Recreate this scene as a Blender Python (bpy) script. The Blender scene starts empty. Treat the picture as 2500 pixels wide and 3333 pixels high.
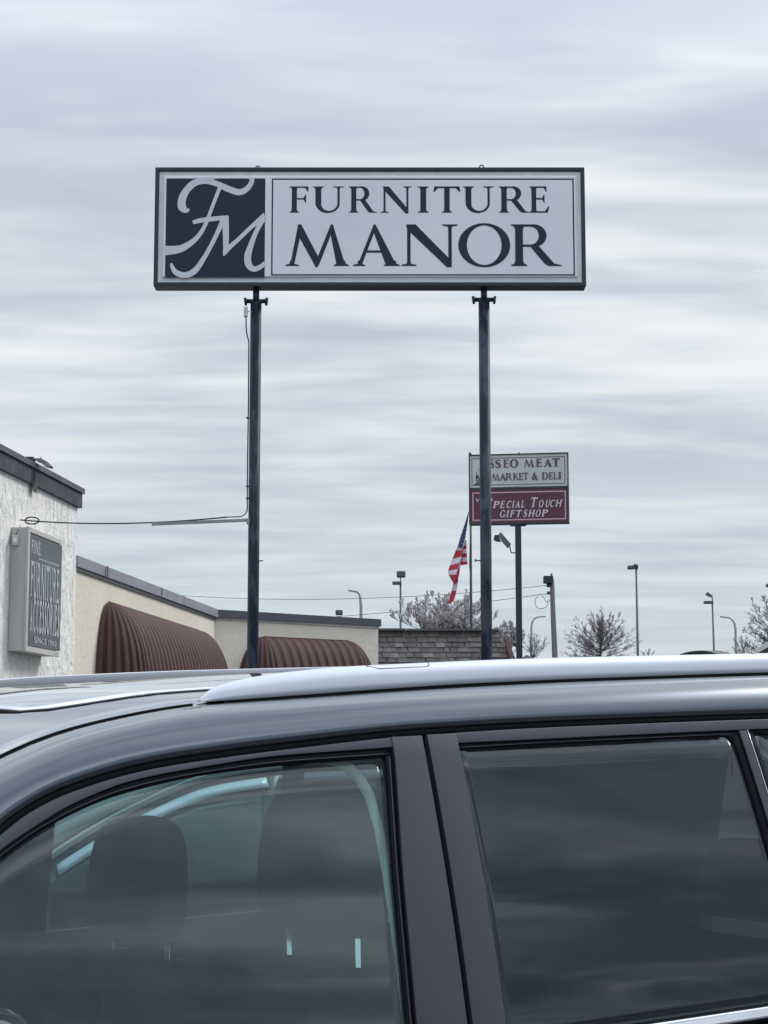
import bpy, math, random
from mathutils import Vector, Matrix
R = math.radians
rnd = random.Random(7)
scene = bpy.context.scene
col = scene.collection

# ------------------------------------------------------------------ camera
FPX = 5800.0; CX = 1250.0; CY = 1666.5; HZ = 2426.0; CAMH = 1.6
TH = math.atan((HZ - CY) / FPX)
FW = Vector((0, math.cos(TH), math.sin(TH))); UP = Vector((0, -math.sin(TH), math.cos(TH)))
CAM = Vector((0, 0, CAMH))
def at(px, py, Y):
    """point at world depth Y on the line of sight of a photo pixel"""
    d = FW * FPX + Vector((1, 0, 0)) * (px - CX) - UP * (py - CY)
    return CAM + d * (Y / d.y)
cd = bpy.data.cameras.new('camera'); cam = bpy.data.objects.new('camera', cd); col.objects.link(cam)
cam.location = CAM; cam.rotation_euler = (R(90) + TH, 0, 0)
cd.sensor_fit = 'VERTICAL'; cd.sensor_height = 24.0; cd.lens = FPX / 3333.0 * 24.0
cd.clip_start = 0.05; cd.clip_end = 6000
scene.camera = cam

# ------------------------------------------------------------------ materials
def new_mat(name):
    m = bpy.data.materials.new(name); m.use_nodes = True
    return m, m.node_tree.nodes, m.node_tree.links, m.node_tree.nodes['Principled BSDF']
def coords(N, L, scale=(1, 1, 1)):
    g = N.new('ShaderNodeNewGeometry'); mp = N.new('ShaderNodeMapping'); mp.inputs['Scale'].default_value = scale
    L.new(g.outputs['Position'], mp.inputs['Vector']); return mp.outputs['Vector']
def noise(N, L, vec, scale, detail=4, rough=.55, dist=0):
    n = N.new('ShaderNodeTexNoise'); n.inputs['Scale'].default_value = scale; n.inputs['Detail'].default_value = detail
    n.inputs['Roughness'].default_value = rough; n.inputs['Distortion'].default_value = dist
    L.new(vec, n.inputs['Vector']); return n.outputs['Fac']
def ramp(N, L, fac, stops):
    r = N.new('ShaderNodeValToRGB'); e = r.color_ramp.elements
    while len(e) < len(stops): e.new(.5)
    for k, (p, c) in zip(e, stops):
        k.position = p; k.color = (*c, 1) if len(c) == 3 else c
    L.new(fac, r.inputs['Fac']); return r.outputs['Color']
def bump(N, L, b, h, strength, dist):
    n = N.new('ShaderNodeBump'); n.inputs['Strength'].default_value = strength; n.inputs['Distance'].default_value = dist
    L.new(h, n.inputs['Height']); L.new(n.outputs['Normal'], b.inputs['Normal'])
def mat(name, c, rough=.5, metal=0., var=None, scale=(1, 1, 1), ns=4., bmp=0, coat=0, spec=.5):
    """plain colour, or mottled between c and var by noise in space"""
    m, N, L, b = new_mat(name)
    b.inputs['Base Color'].default_value = (*c, 1); b.inputs['Roughness'].default_value = rough
    b.inputs['Metallic'].default_value = metal; b.inputs['Coat Weight'].default_value = coat
    b.inputs['Coat Roughness'].default_value = .03; b.inputs['Specular IOR Level'].default_value = spec
    if var is not None:
        v = coords(N, L, scale); f = noise(N, L, v, ns, 5, .6)
        L.new(ramp(N, L, f, [(.35, c), (.65, var)]), b.inputs['Base Color'])
        if bmp: bump(N, L, b, f, .6, bmp)
    return m
M = {}
M['navy'] = mat('navy_sign_paint', (.013, .022, .042), .5)
M['letter'] = mat('navy_vinyl', (.016, .027, .052), .5, spec=.25)
M['acrylic'] = mat('white_acrylic', (.76, .79, .83), .35, var=(.70, .735, .78), ns=1.1)
M['acrylic_rim'] = mat('grey_acrylic_rim', (.55, .56, .58), .4, var=(.66, .68, .72), ns=6)
M['script'] = mat('light_vinyl', (.60, .63, .68), .4)
M['grey_metal'] = mat('galvanised_metal', (.22, .24, .26), .45, .5, var=(.30, .32, .34), ns=9)
M['dark_metal'] = mat('dark_metal', (.035, .04, .05), .5, .2)
M['light_grey'] = mat('light_grey_paint', (.55, .56, .57), .5)
M['pale_letter'] = mat('pale_grey_letter', (.42, .44, .47), .5)
M['cable'] = mat('black_cable', (.012, .014, .018), .6)
M['cabinet'] = mat('cabinet_beige_paint', (.50, .49, .46), .55, var=(.43, .42, .40), ns=3, scale=(1, 1, .3))
M['asphalt'] = mat('asphalt', (.045, .045, .047), .9, var=(.065, .065, .066), ns=3, bmp=.01)
M['concrete'] = mat('concrete', (.30, .29, .28), .9, var=(.36, .35, .33), ns=3)
M['roof_grey'] = mat('roof_membrane', (.12, .12, .125), .9)
M['coping_grey'] = mat('grey_coping', (.20, .205, .235), .5, .1, var=(.25, .255, .285), ns=1.2, scale=(1, 1, 2))
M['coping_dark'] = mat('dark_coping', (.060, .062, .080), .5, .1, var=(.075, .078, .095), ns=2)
M['coping_wet'] = mat('weathered_grey_coping', (.055, .062, .078), .5, .1, var=(.085, .092, .11), ns=2)
M['seam'] = mat('coping_joint', (.07, .075, .09), .6)
M['brown_trim'] = mat('red_brown_trim', (.085, .035, .03), .6, var=(.11, .05, .045), ns=6)
M['wood_pole'] = mat('weathered_timber', (.15, .145, .145), .9, var=(.22, .21, .205), ns=4, scale=(3, 3, .4))
M['lamp_grey'] = mat('lamp_grey', (.085, .10, .12), .5, .2)
M['pole_green'] = mat('flagpole_green', (.05, .085, .085), .5, .2)
M['lamp_pale'] = mat('pale_galvanised', (.28, .33, .37), .5, .3)
M['bark'] = mat('bark', (.085, .07, .07), .95)
M['twig'] = mat('twigs', (.20, .17, .175), .95)
M['bud'] = mat('pale_buds', (.54, .51, .515), .9)
M['budd'] = mat('dusky_buds', (.28, .255, .26), .9)
M['maroon'] = mat('maroon_panel', (.095, .022, .040), .45, var=(.085, .019, .036), ns=2)
M['maroon_edge'] = mat('maroon_edge', (.07, .018, .035), .5)
M['rose_line'] = mat('rose_line', (.50, .34, .40), .5)
M['deli_white'] = mat('deli_sign_white', (.52, .53, .55), .45, var=(.44, .45, .48), ns=1.4)
M['deli_letter'] = mat('deli_letter', (.085, .055, .06), .5)
M['gift_letter'] = mat('gift_letter', (.55, .50, .54), .5)
M['flag_red'] = mat('flag_red', (.42, .025, .05), .8)
M['flag_white'] = mat('flag_white', (.62, .58, .60), .8)
M['flag_blue'] = mat('flag_blue', (.025, .035, .11), .8)
M['star'] = mat('flag_star', (.30, .33, .45), .8)
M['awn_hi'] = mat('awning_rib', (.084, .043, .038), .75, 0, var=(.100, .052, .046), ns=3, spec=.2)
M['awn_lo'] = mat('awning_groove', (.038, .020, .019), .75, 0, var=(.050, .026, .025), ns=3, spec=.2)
M['led'] = mat('lamp_lens', (.85, .86, .80), .3)
M['canopy_green'] = mat('dark_green_edge', (.02, .035, .035), .5)

def stucco(name, c1, c2, pit, ns, sz, bd):
    m, N, L, b = new_mat(name); b.inputs['Roughness'].default_value = .9
    v = coords(N, L, (1, 1, sz)); f = noise(N, L, v, ns, 4, .6, .4)
    v2 = coords(N, L, (1, 1, .35)); f2 = noise(N, L, v2, .9, 4, .6)
    a = ramp(N, L, f2, [(.3, c1), (.7, c2)])
    if pit:
        mx = N.new('ShaderNodeMixRGB'); mx.blend_type = 'MIX'
        pm = ramp(N, L, f, [(.30, (1, 1, 1)), (.385, (0, 0, 0))])
        L.new(pm, mx.inputs['Fac']); L.new(a, mx.inputs['Color1']); mx.inputs['Color2'].default_value = (*pit, 1)
        a = mx.outputs['Color']
    L.new(a, b.inputs['Base Color']); bump(N, L, b, f, 1.0, bd)
    return m
M['white_wall'] = stucco('rough_white_stucco', (.72, .715, .685), (.79, .785, .75), (.40, .41, .41), 8.0, .45, .085)
M['beige_wall'] = stucco('beige_stucco', (.60, .555, .465), (.68, .635, .54), None, 14, .8, .012)

# navy post with peeling pale patches
m, N, L, b = new_mat('peeling_post_paint'); b.inputs['Roughness'].default_value = .6; b.inputs['Specular IOR Level'].default_value = .25
v = coords(N, L, (6, 6, 1.6)); f = noise(N, L, v, 1.6, 5, .62, .6)
v2 = coords(N, L, (1, 1, .25)); f2 = noise(N, L, v2, 1.0, 2)
ma = N.new('ShaderNodeMath'); ma.operation = 'MULTIPLY_ADD'; L.new(f2, ma.inputs[0]); ma.inputs[1].default_value = .25; L.new(f, ma.inputs[2])
L.new(ramp(N, L, ma.outputs[0], [(.60, (.010, .017, .035)), (.655, (.030, .041, .064)), (.78, (.055, .069, .098))]), b.inputs['Base Color'])
bump(N, L, b, f, .3, .004); M['post'] = m

# stained dark fascia with a mossy run
m, N, L, b = new_mat('stained_fascia'); b.inputs['Roughness'].default_value = .7
v = coords(N, L, (2, 2, 2)); f = noise(N, L, v, 2.2, 5, .6, .5)
L.new(ramp(N, L, f, [(.35, (.016, .020, .032)), (.55, (.030, .035, .050)), (.72, (.060, .065, .085))]), b.inputs['Base Color']); M['fascia'] = m

# car materials
def paint(name, c, metal, rough, coat):
    m, N, L, b = new_mat(name); b.inputs['Base Color'].default_value = (*c, 1); b.inputs['Metallic'].default_value = metal
    b.inputs['Roughness'].default_value = rough; b.inputs['Coat Weight'].default_value = coat; b.inputs['Coat Roughness'].default_value = .02
    return m
M['paint'] = paint('charcoal_car_paint', (.054, .067, .092), .88, .27, 1.0); M['paint'].node_tree.nodes['Principled BSDF'].inputs['Coat IOR'].default_value = 1.5
M['paint_roof_sheen'] = paint('charcoal_roof_sky_sheen', (.068, .083, .113), .88, .16, 1.0); M['paint_roof_sheen'].node_tree.nodes['Principled BSDF'].inputs['Coat IOR'].default_value = 3.2  # same car paint made lighter and glossier, sky sheen put into the roof
M['paint_nbr'] = paint('black_car_paint', (.012, .013, .016), .1, .35, 1.0)
M['frame_satin'] = mat('satin_black_trim', (.030, .035, .046), .42, .0, spec=.6)
M['pillar_satin'] = mat('satin_charcoal_trim', (.035, .037, .046), .40, .0, var=(.040, .043, .053), ns=900, spec=.6)
M['rubber'] = mat('black_rubber', (.004, .005, .007), .6, spec=.15)
M['silver'] = paint('silver_rail', (.55, .59, .65), .25, .45, .15)
M['rail_inner'] = mat('grey_rail_flank', (.17, .175, .20), .45)  # inner faces of the silver rail, their dark reflection put into the colour
M['chrome'] = paint('chrome', (.85, .86, .88), 1.0, .06, 0)
M['interior'] = mat('dark_fabric', (.050, .050, .050), .95, var=(.064, .064, .064), ns=120, spec=.2)
M['interior_mid'] = mat('dark_plastic', (.035, .036, .038), .7)
M['headliner'] = mat('grey_headliner', (.20, .20, .20), .95)
M['belt'] = mat('beige_webbing', (.80, .77, .66), .8)
M['post_chrome'] = paint('headrest_steel', (.95, .95, .95), 1.0, .18, 0)
M['tyre'] = mat('tyre', (.015, .015, .015), .9)
def glass(name, tint, ior=1.5, dust=.027):
    m, N, L, b = new_mat(name); out = N['Material Output']; N.remove(b)
    t = N.new('ShaderNodeBsdfTransparent'); t.inputs['Color'].default_value = (*tint, 1)
    g = N.new('ShaderNodeBsdfGlossy'); g.inputs['Roughness'].default_value = .015; g.inputs['Color'].default_value = (.84, .93, 1, 1)
    f0 = ((ior - 1) / (ior + 1)) ** 2     # the same reflectance from either face of the pane
    lw = N.new('ShaderNodeLayerWeight'); lw.inputs['Blend'].default_value = .5
    pw = N.new('ShaderNodeMath'); pw.operation = 'POWER'; L.new(lw.outputs['Facing'], pw.inputs[0]); pw.inputs[1].default_value = 5
    fr = N.new('ShaderNodeMath'); fr.operation = 'MULTIPLY_ADD'; L.new(pw.outputs[0], fr.inputs[0]); fr.inputs[1].default_value = 1 - f0; fr.inputs[2].default_value = f0
    mx = N.new('ShaderNodeMixShader'); L.new(fr.outputs[0], mx.inputs[0]); L.new(t.outputs[0], mx.inputs[1]); L.new(g.outputs[0], mx.inputs[2])
    df_ = N.new('ShaderNodeBsdfDiffuse'); df_.inputs['Color'].default_value = (.62, .66, .64, 1); md = N.new('ShaderNodeMixShader')
    g_ = coords(N, L, (1, 1, 1)); dn = noise(N, L, g_, 9, 5, .65); dm = N.new('ShaderNodeMath'); dm.operation = 'MULTIPLY'; L.new(dn, dm.inputs[0]); dm.inputs[1].default_value = dust * 2
    L.new(dm.outputs[0], md.inputs[0]); L.new(mx.outputs[0], md.inputs[1]); L.new(df_.outputs[0], md.inputs[2])
    L.new(md.outputs[0], out.inputs['Surface']); return m
M['glass'] = glass('green_tint_glass', (.74, .85, .84))
M['privacy'] = glass('privacy_glass', (.38, .42, .44), 1.55, .013)
M['far_glass'] = glass('lightly_tinted_glass', (.82, .92, .92), 1.5, .012)
M['screen_glass'] = glass('windscreen_glass', (.55, .62, .62))
m, N, L, b = new_mat('dark_gloss_panel'); b.inputs['Base Color'].default_value = (.012, .016, .026, 1); b.inputs['Roughness'].default_value = .06
b.inputs['Specular IOR Level'].default_value = .4; M['gloss_panel'] = m

# ------------------------------------------------------------------ mesh helpers
class MB:
    def __init__(s): s.v = []; s.f = []; s.m = []; s.smooth = set()
    def add(s, vs, fs, mi=0, smooth=False):
        o = len(s.v); s.v += [Vector(p) for p in vs]
        for f in fs:
            if smooth: s.smooth.add(len(s.f))
            s.f.append([i + o for i in f]); s.m.append(mi)
    def box(s, c, d, mi=0, mtx=None):
        x, y, z = d[0] / 2, d[1] / 2, d[2] / 2
        vs = [Vector((a * x, b_ * y, c_ * z)) for a in (-1, 1) for b_ in (-1, 1) for c_ in (-1, 1)]
        if mtx: vs = [mtx @ p for p in vs]
        s.add([p + Vector(c) for p in vs], [(0, 1, 3, 2), (4, 6, 7, 5), (0, 4, 5, 1), (2, 3, 7, 6), (0, 2, 6, 4), (1, 5, 7, 3)], mi)
    def bar(s, a, b_, w, h, mi=0, up=(0, 0, 1)):
        a, b_ = Vector(a), Vector(b_); d = (b_ - a); x = d.normalized(); y = Vector(up).cross(x)
        if y.length < 1e-4: y = Vector((1, 0, 0)).cross(x)
        y.normalize(); z = x.cross(y)
        vs = [p + y * i * w / 2 + z * j * h / 2 for p in (a, b_) for i in (-1, 1) for j in (-1, 1)]
        s.add(vs, [(0, 1, 3, 2), (4, 6, 7, 5), (0, 4, 5, 1), (2, 3, 7, 6), (0, 2, 6, 4), (1, 5, 7, 3)], mi)
    def hull8(s, vs, mi=0):
        s.add(vs, [(0, 1, 3, 2), (4, 6, 7, 5), (0, 4, 5, 1), (2, 3, 7, 6), (0, 2, 6, 4), (1, 5, 7, 3)], mi)
    def loft(s, rows, mi=0, closed=False, caps=False, smooth=True, mfun=None):
        n = len(rows[0]); o = len(s.v)
        for r in rows: s.v += [Vector(p) for p in r]
        for i in range(len(rows) - 1):
            for j in range(n if closed else n - 1):
                k = (j + 1) % n
                if smooth: s.smooth.add(len(s.f))
                s.f.append([o + i * n + j, o + i * n + k, o + (i + 1) * n + k, o + (i + 1) * n + j])
                s.m.append(mfun(i, j) if mfun else mi)
        if caps:
            s.f.append([o + j for j in range(n)][::-1]); s.m.append(mi)
            s.f.append([o + (len(rows) - 1) * n + j for j in range(n)]); s.m.append(mi)
    def tube(s, pts, r, n=8, mi=0, caps=True):
        pts = [Vector(p) for p in pts]; rs = r if isinstance(r, (list, tuple)) else [r] * len(pts)
        rows = []; ref = None
        for i, p in enumerate(pts):
            t = (pts[min(i + 1, len(pts) - 1)] - pts[max(i - 1, 0)]).normalized()
            if ref is None:
                ref = Vector((0, 0, 1)) if abs(t.z) < .9 else Vector((1, 0, 0))
            x = (ref - t * ref.dot(t)).normalized(); ref = x; y = t.cross(x)
            rows.append([p + (x * math.cos(2 * math.pi * k / n) + y * math.sin(2 * math.pi * k / n)) * rs[i] for k in range(n)])
        s.loft(rows, mi, closed=True, caps=caps)
    def slab(s, grid_out, grid_in, mi=0):
        """closed sheet between two matching grids"""
        nr, nc = len(grid_out), len(grid_out[0]); o = len(s.v)
        for g in (grid_out, grid_in):
            for r in g: s.v += [Vector(p) for p in r]
        A = lambda i, j: o + i * nc + j; B = lambda i, j: o + nr * nc + i * nc + j
        for i in range(nr - 1):
            for j in range(nc - 1):
                for f in ([A(i, j), A(i, j + 1), A(i + 1, j + 1), A(i + 1, j)], [B(i, j), B(i + 1, j), B(i + 1, j + 1), B(i, j + 1)]):
                    s.smooth.add(len(s.f)); s.f.append(f); s.m.append(mi)
        for i in range(nr - 1):
            for j in (0, nc - 1): s.f.append([A(i, j), A(i + 1, j), B(i + 1, j), B(i, j)]); s.m.append(mi)
        for j in range(nc - 1):
            for i in (0, nr - 1): s.f.append([A(i, j), A(i, j + 1), B(i, j + 1), B(i, j)]); s.m.append(mi)
WL = {}
def tag(o, label=None, cat=None, group=None, kind=None):
    if label: o['label'] = label
    if cat: o['category'] = cat
    if group: o['group'] = group
    if kind: o['kind'] = kind
    return o
def thing(name, label, cat, loc, group=None):
    o = bpy.data.objects.new(name, None); o.empty_display_size = .2; col.objects.link(o); o.location = loc
    WL[o.name] = Vector(loc); return tag(o, label, cat, group)
def obj(name, mb, mats, parent=None, origin=None, label=None, sub=0, bevel=0, weld=False):
    base = WL[parent.name] if parent else Vector(origin or (0, 0, 0))
    me = bpy.data.meshes.new(name); me.from_pydata([tuple(p - base) for p in mb.v], [], mb.f)
    for mm in (mats if isinstance(mats, (list, tuple)) else [mats]): me.materials.append(M[mm] if isinstance(mm, str) else mm)
    for i, p in enumerate(me.polygons):
        p.material_index = mb.m[i]; p.use_smooth = i in mb.smooth
    import bmesh
    bm = bmesh.new(); bm.from_mesh(me)
    if weld: bmesh.ops.remove_doubles(bm, verts=bm.verts, dist=1e-5)
    bmesh.ops.recalc_face_normals(bm, faces=bm.faces); bm.to_mesh(me); bm.free()
    me.update()
    o = bpy.data.objects.new(name, me); col.objects.link(o)
    if parent: o.parent = parent
    else: o.location = base
    WL[o.name] = base
    if label: o['label'] = label
    if bevel:
        bv = o.modifiers.new('bevel', 'BEVEL'); bv.width = bevel; bv.segments = 3; bv.limit_method = 'ANGLE'
    if sub:
        sb = o.modifiers.new('sub', 'SUBSURF'); sb.levels = sub; sb.render_levels = sub
    return o

# ------------------------------------------------------------------ roman lettering drawn as strokes
def rib(pts, ws):
    """variable width stroke as quads; returns polygons"""
    P = [Vector((a, b_)) for a, b_ in pts]; n = len(P)
    if not isinstance(ws, (list, tuple)): ws = [ws] * n
    A = []; B = []
    for i in range(n):
        t = (P[min(i + 1, n - 1)] - P[max(i - 1, 0)]).normalized(); q = Vector((-t.y, t.x))
        A.append(P[i] + q * ws[i] / 2); B.append(P[i] - q * ws[i] / 2)
    return [[tuple(p) for p in A + B[::-1]]]
def arcpts(cx, cy, rx, ry, a0, a1, n=18):
    return [(cx + rx * math.cos(R(a0 + (a1 - a0) * i / n)), cy + ry * math.sin(R(a0 + (a1 - a0) * i / n))) for i in range(n + 1)]
def ring(cx, cy, rx, ry, T, t, a0=0, a1=360, n=40, tilt=0):
    o = arcpts(cx, cy, rx, ry, a0, a1, n); i_ = [(cx + (rx - T) * math.cos(R(a0 + (a1 - a0) * k / n - tilt)), cy + (ry - t) * math.sin(R(a0 + (a1 - a0) * k / n - tilt))) for k in range(n + 1)]
    return [[o[k], o[k + 1], i_[k + 1], i_[k]] for k in range(n)]
def slabs(x, y, T, hl, hr):
    s = 1 if y == 0 else -1
    return [[(x - hl, y), (x + hr, y), (x + hr, y + s * .03), (x + T * .62, y + s * .055), (x + T / 2, y + s * .13), (x - T / 2, y + s * .13), (x - T * .62, y + s * .055), (x - hl, y + s * .03)]]
def stem(x, T, b=1, t=1, h=None):
    h = h or T * .5 + .085
    r = [[(x - T / 2, 0), (x + T / 2, 0), (x + T / 2, 1), (x - T / 2, 1)]]
    if b: r += slabs(x, 0, T, h, h)
    if t: r += slabs(x, 1, T, h, h)
    return r
def dg(x0, y0, x1, y1, w): return [[(x0 - w / 2, y0), (x0 + w / 2, y0), (x1 + w / 2, y1), (x1 - w / 2, y1)]]
def rect(x0, y0, x1, y1): return [[(x0, y0), (x1, y0), (x1, y1), (x0, y1)]]
def glyph(c, T, t):
    h = T * .5 + .085; x = h
    if c == 'I': return stem(x, T)
    if c in 'FEL':
        r = stem(x, T)
        if c in 'FE':
            r += rect(x, 1 - t, x + .52, 1) + [[(x + .52, 1), (x + .40, 1 - t), (x + .50, .80), (x + .53, .80)]]
            r += rect(x, .50, x + .42, .50 + t) + [[(x + .44, .38), (x + .44, .68), (x + .41, .68), (x + .34, .50 + t), (x + .34, .50), (x + .41, .38)]]
        if c in 'EL': r += rect(x, 0, x + .56, t) + [[(x + .56, 0), (x + .64, .24), (x + .60, .24), (x + .44, t), (x + .44, 0)]]
        return r
    if c == 'T':
        x = .47; return stem(x, T, 1, 0) + rect(.03, 1 - t * 1.2, .91, 1) + [[(.03, 1), (.0, .79), (.04, .79), (.17, 1 - t)], [(.91, 1), (.94, .79), (.90, .79), (.77, 1 - t)]]
    if c == 'U':
        xr = x + .66; a = arcpts((x + xr) / 2, .36, (xr - x) / 2, .33, 180, 360, 20)
        ws = [T + (t * 1.3 - T) * min(1, k / 11) for k in range(21)]; ws = [w if k < 12 else t * 1.3 for k, w in enumerate(ws)]
        return rect(x - T / 2, .36, x + T / 2, 1) + slabs(x, 1, T, h, h) + rib(a, ws) + rect(xr - t * .65, .36, xr + t * .65, 1) + slabs(xr, 1, t * 1.3, h, h)
    if c in 'RP':
        r = stem(x, T); b0 = .46; cy = (1 + b0) / 2; ry = (1 - b0) / 2
        a = arcpts(x + .26, cy, .24, ry - t / 2, 90, -90, 20); w = [t + (T - t) * math.sin(math.pi * k / 20) ** 1.2 for k in range(21)]
        r += rect(x, 1 - t, x + .27, 1) + rib(a, w) + rect(x, b0, x + .27, b0 + t)
        if c == 'R': r += [[(x + .20, b0 + t), (x + .20 + T * 1.15, b0 + t), (x + .74, .06), (x + .90, .02), (x + .90, 0), (x + .62, 0), (x + .54, .05)]]
        return r
    if c == 'N':
        q = t * 1.15; T *= .84; xl = .16; xr = .92
        return rect(xl - q / 2, 0, xl + q / 2, .96) + slabs(xl, 0, q, .14, .14) + rect(xr - q / 2, 0, xr + q / 2, 1) + slabs(xr, 1, q, .14, .14) + \
            [[(xl - q / 2 - .02, 1), (xl + T * .9, 1), (xr + q / 2, .12), (xr + q / 2, -.03), (xr - .06, -.03), (xl - q / 2, .88)]]
    if c == 'M':
        q = t * 1.7
        return [[(.10, 0), (.19, 0), (.37, .92), (.34, 1), (.28, 1)]] + slabs(.14, 0, .08, .14, .16) + \
            [[(.29, 1), (.35, 1), (.80, .12), (.73, -.03), (.69, -.03), (.25, .80)]] + \
            [[(.70, -.03), (.80, .12), (1.07, .85), (1.08, 1), (1.03, 1), (.68, .08)]] + \
            [[(1.03, 1), (1.08, 1), (1.37, 0), (1.36 - T * 1.15, 0), (1.0, .9)]] + slabs(1.36 - T / 2, 0, T, .17, .17)
    if c == 'A':
        return [[(.10, 0), (.10 + t * 1.6, 0), (.48, .86), (.47, 1), (.45, 1)], [(.42, .90), (.46, 1), (.49, 1), (.95, 0), (.95 - T * 1.4, 0)]] + slabs(.14, 0, t, .13, .13) + slabs(.94 - T * .6, 0, T, .17, .17) + rect(.25, .32, .70, .32 + t)
    if c in 'OQ': return ring(.52, .5, .52, .53, T * 1.05, t, tilt=0)
    if c in 'CG':
        r = ring(.52, .5, .52, .53, T, t, 48, 312, 30) + [[(.86, .62), (.91, .62), (.90, .95), (.80, .88)]]
        if c == 'C': r += [[(.90, .26), (.94, .23), (.80, .06), (.80, .12)]]
        else: r += rect(.74, .04, .74 + T, .42) + slabs(.74 + T / 2, 0, .01, 0, 0) + rect(.62, .40, 1.0, .44)
        return r
    if c == 'D': return stem(x, T) + ring(x + .18, .5, .58, .5, T, t, 90, -90, 30) + rect(x, 1 - t, x + .2, 1) + rect(x, 0, x + .2, t)
    if c == 'H': return stem(x, T) + stem(x + .66, T) + rect(x, .47, x + .66, .47 + t)
    if c == 'K': return stem(x, T) + dg(x + .06, .42, x + .58, 1, t * 1.4) + slabs(x + .58, 1, t, .15, .13) + dg(x + .24, .6, x + .66, 0, T) + slabs(x + .68, 0, T, .16, .14)
    if c == 'V': return dg(.12, 1, .48, 0, T) + dg(.84, 1, .49, 0, t * 1.3) + slabs(.14, 1, T, .15, .15) + slabs(.84, 1, t, .13, .13)
    if c == 'S':
        pts = [(.60, .80), (.52, .93), (.36, .975), (.20, .93), (.12, .78), (.18, .64), (.34, .54), (.50, .44), (.61, .30), (.56, .12), (.38, .03), (.22, .06), (.11, .22)]
        ws = [t, t, t, t * 1.4, T * .8, T, T * 1.2, T * 1.2, T, T * .8, t * 1.2, t, t]
        return rib(pts, ws) + [[(.58, .98), (.63, .98), (.63, .70), (.60, .70)], [(.08, .02), (.13, .02), (.11, .32), (.08, .32)]]
    if c == '&':
        pts = [(.92, .55), (.80, .50), (.66, .22), (.48, .06), (.28, .02), (.10, .12), (.08, .32), (.22, .46), (.44, .60), (.54, .78), (.46, .95), (.34, .95), (.26, .80), (.36, .58), (.58, .28), (.78, .05), (.98, .02)]
        ws = [t, t, t, t, T * .8, T, T, T * .8, t, T * .7, t, t, T * .8, T, T * 1.1, T, t]
        return rib(pts, ws)
    if c == '1': return stem(.2, T, 1, 0) + [[(.2, 1), (.0, .84), (.0, .8), (.2, .9)]]
    if c in '69':
        r = ring(.34, .32, .34, .33, T, t) + rib([(.55, .98), (.30, .86), (.12, .62), (.06, .36)], [t, T, T, T])
        return r if c == '6' else [[(.68 - a, 1 - b_) for a, b_ in p] for p in r]
    if c == '3': return ring(.26, .73, .30, .27, T, t, 140, -90, 24) + ring(.28, .27, .34, .28, T, t, 90, -140, 24)
    return []
def word(items, T, t, y0, y1, shear=0):
    """items: (char, x0, x1) boxes in sign coordinates -> polygons"""
    out = []
    for it in items:
        c, x0, x1 = it[:3]; a, b_ = (it[3], it[4]) if len(it) > 3 else (y0, y1)
        ps = glyph(c, T, t); xs = [p[0] for q in ps for p in q]; lo, hi = min(xs), max(xs)
        sh = abs(shear * (b_ - a)); w = (x1 - x0) - (sh if shear else 0)
        for q in ps: out.append([(x0 + (p[0] - lo) / (hi - lo) * w + shear * p[1] * abs(b_ - a), a + p[1] * (b_ - a)) for p in q])
    return out
def flat(mb, polys, fn, mi=0, d0=.002, step=.00005):
    """lay polygons on a face; fn(x, y, d) -> world; each stroke a hair proud of the last"""
    for k, q in enumerate(polys):
        mb.add([fn(x, y, d0 + k * step) for x, y in q], [list(range(len(q)))], mi)

# ------------------------------------------------------------------ ground
mb = MB(); G = 900
mb.add([(-G, -G, 0), (G, -G, 0), (G, G, 0), (-G, G, 0)], [(0, 1, 2, 3)])
tag(obj('ground', mb, 'asphalt'), kind='structure')
mb = MB()
for k in range(4):
    a = Vector((-1.6 + 3.0 * k, 0.6, .004)); d = Vector((-.5 * 0 + .5, .866, 0)).normalized() * 5; n = Vector((d.y, -d.x, 0)).normalized() * .06
    mb.add([a - n, a + n, a + n + d, a - n + d], [(0, 1, 2, 3)])
M['line'] = mat('parking_line', (.62, .62, .58), .8, var=(.4, .4, .38), ns=9)
tag(obj('parking_markings', mb, 'line'), kind='structure')

# ------------------------------------------------------------------ main pylon sign
YS = 18.5
c0 = at(1204, 745, YS); kx = (at(1904, 745, YS).x - at(503, 745, YS).x) / 1401.0
kz = (at(1204, 545, YS).z - at(1204, 945, YS).z) / 400.0
def sg(px, py, d=0):   # sign face coordinates -> world, d = out of the face towards the street
    return Vector((c0.x + (px - 1204) * kx, YS - d, c0.z - (py - 745) * kz))
base = Vector((c0.x, YS + .1, 0))
sign = thing('pylon_sign', 'large white furniture store sign with navy letters raised on two dark posts', 'sign', base)
mb = MB(); X0, X1, Y0_, Y1_ = 503, 1905, 545, 931; TH_S = .2
def ringbox(mb, a, b, c, d, w, dp0, dp1, mi=0):
    """rectangular picture-frame ring in sign pixels, from depth dp0 (back) to dp1 (front)"""
    o = [(a, c), (b, c), (b, d), (a, d)]; i_ = [(a + w, c + w), (b - w, c + w), (b - w, d - w), (a + w, d - w)]
    vs = [sg(*p, dp1) for p in o] + [sg(*p, dp1) for p in i_] + [sg(*p, dp0) for p in o] + [sg(*p, dp0) for p in i_]
    fs = []
    for k in range(4):
        l = (k + 1) % 4
        fs += [(k, l, l + 4, k + 4), (k + 8, k + 12, l + 12, l + 8), (k, k + 8, l + 8, l), (k + 4, l + 4, l + 12, k + 12)]
    mb.add(vs, fs, mi)
ringbox(mb, X0, X1, Y0_, Y1_, 12, -TH_S, .02)
obj('cabinet_frame', mb, 'navy', sign, bevel=.006)
mb = MB(); mb.hull8([sg(x, y, d) for x in (X0 + 14, X1 - 14) for y in (Y0_ + 14, Y1_ - 14) for d in (-TH_S + .02, -TH_S + .04)])
obj('rear_panel', mb, 'acrylic_rim', sign)
mb = MB(); w = 13
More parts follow.
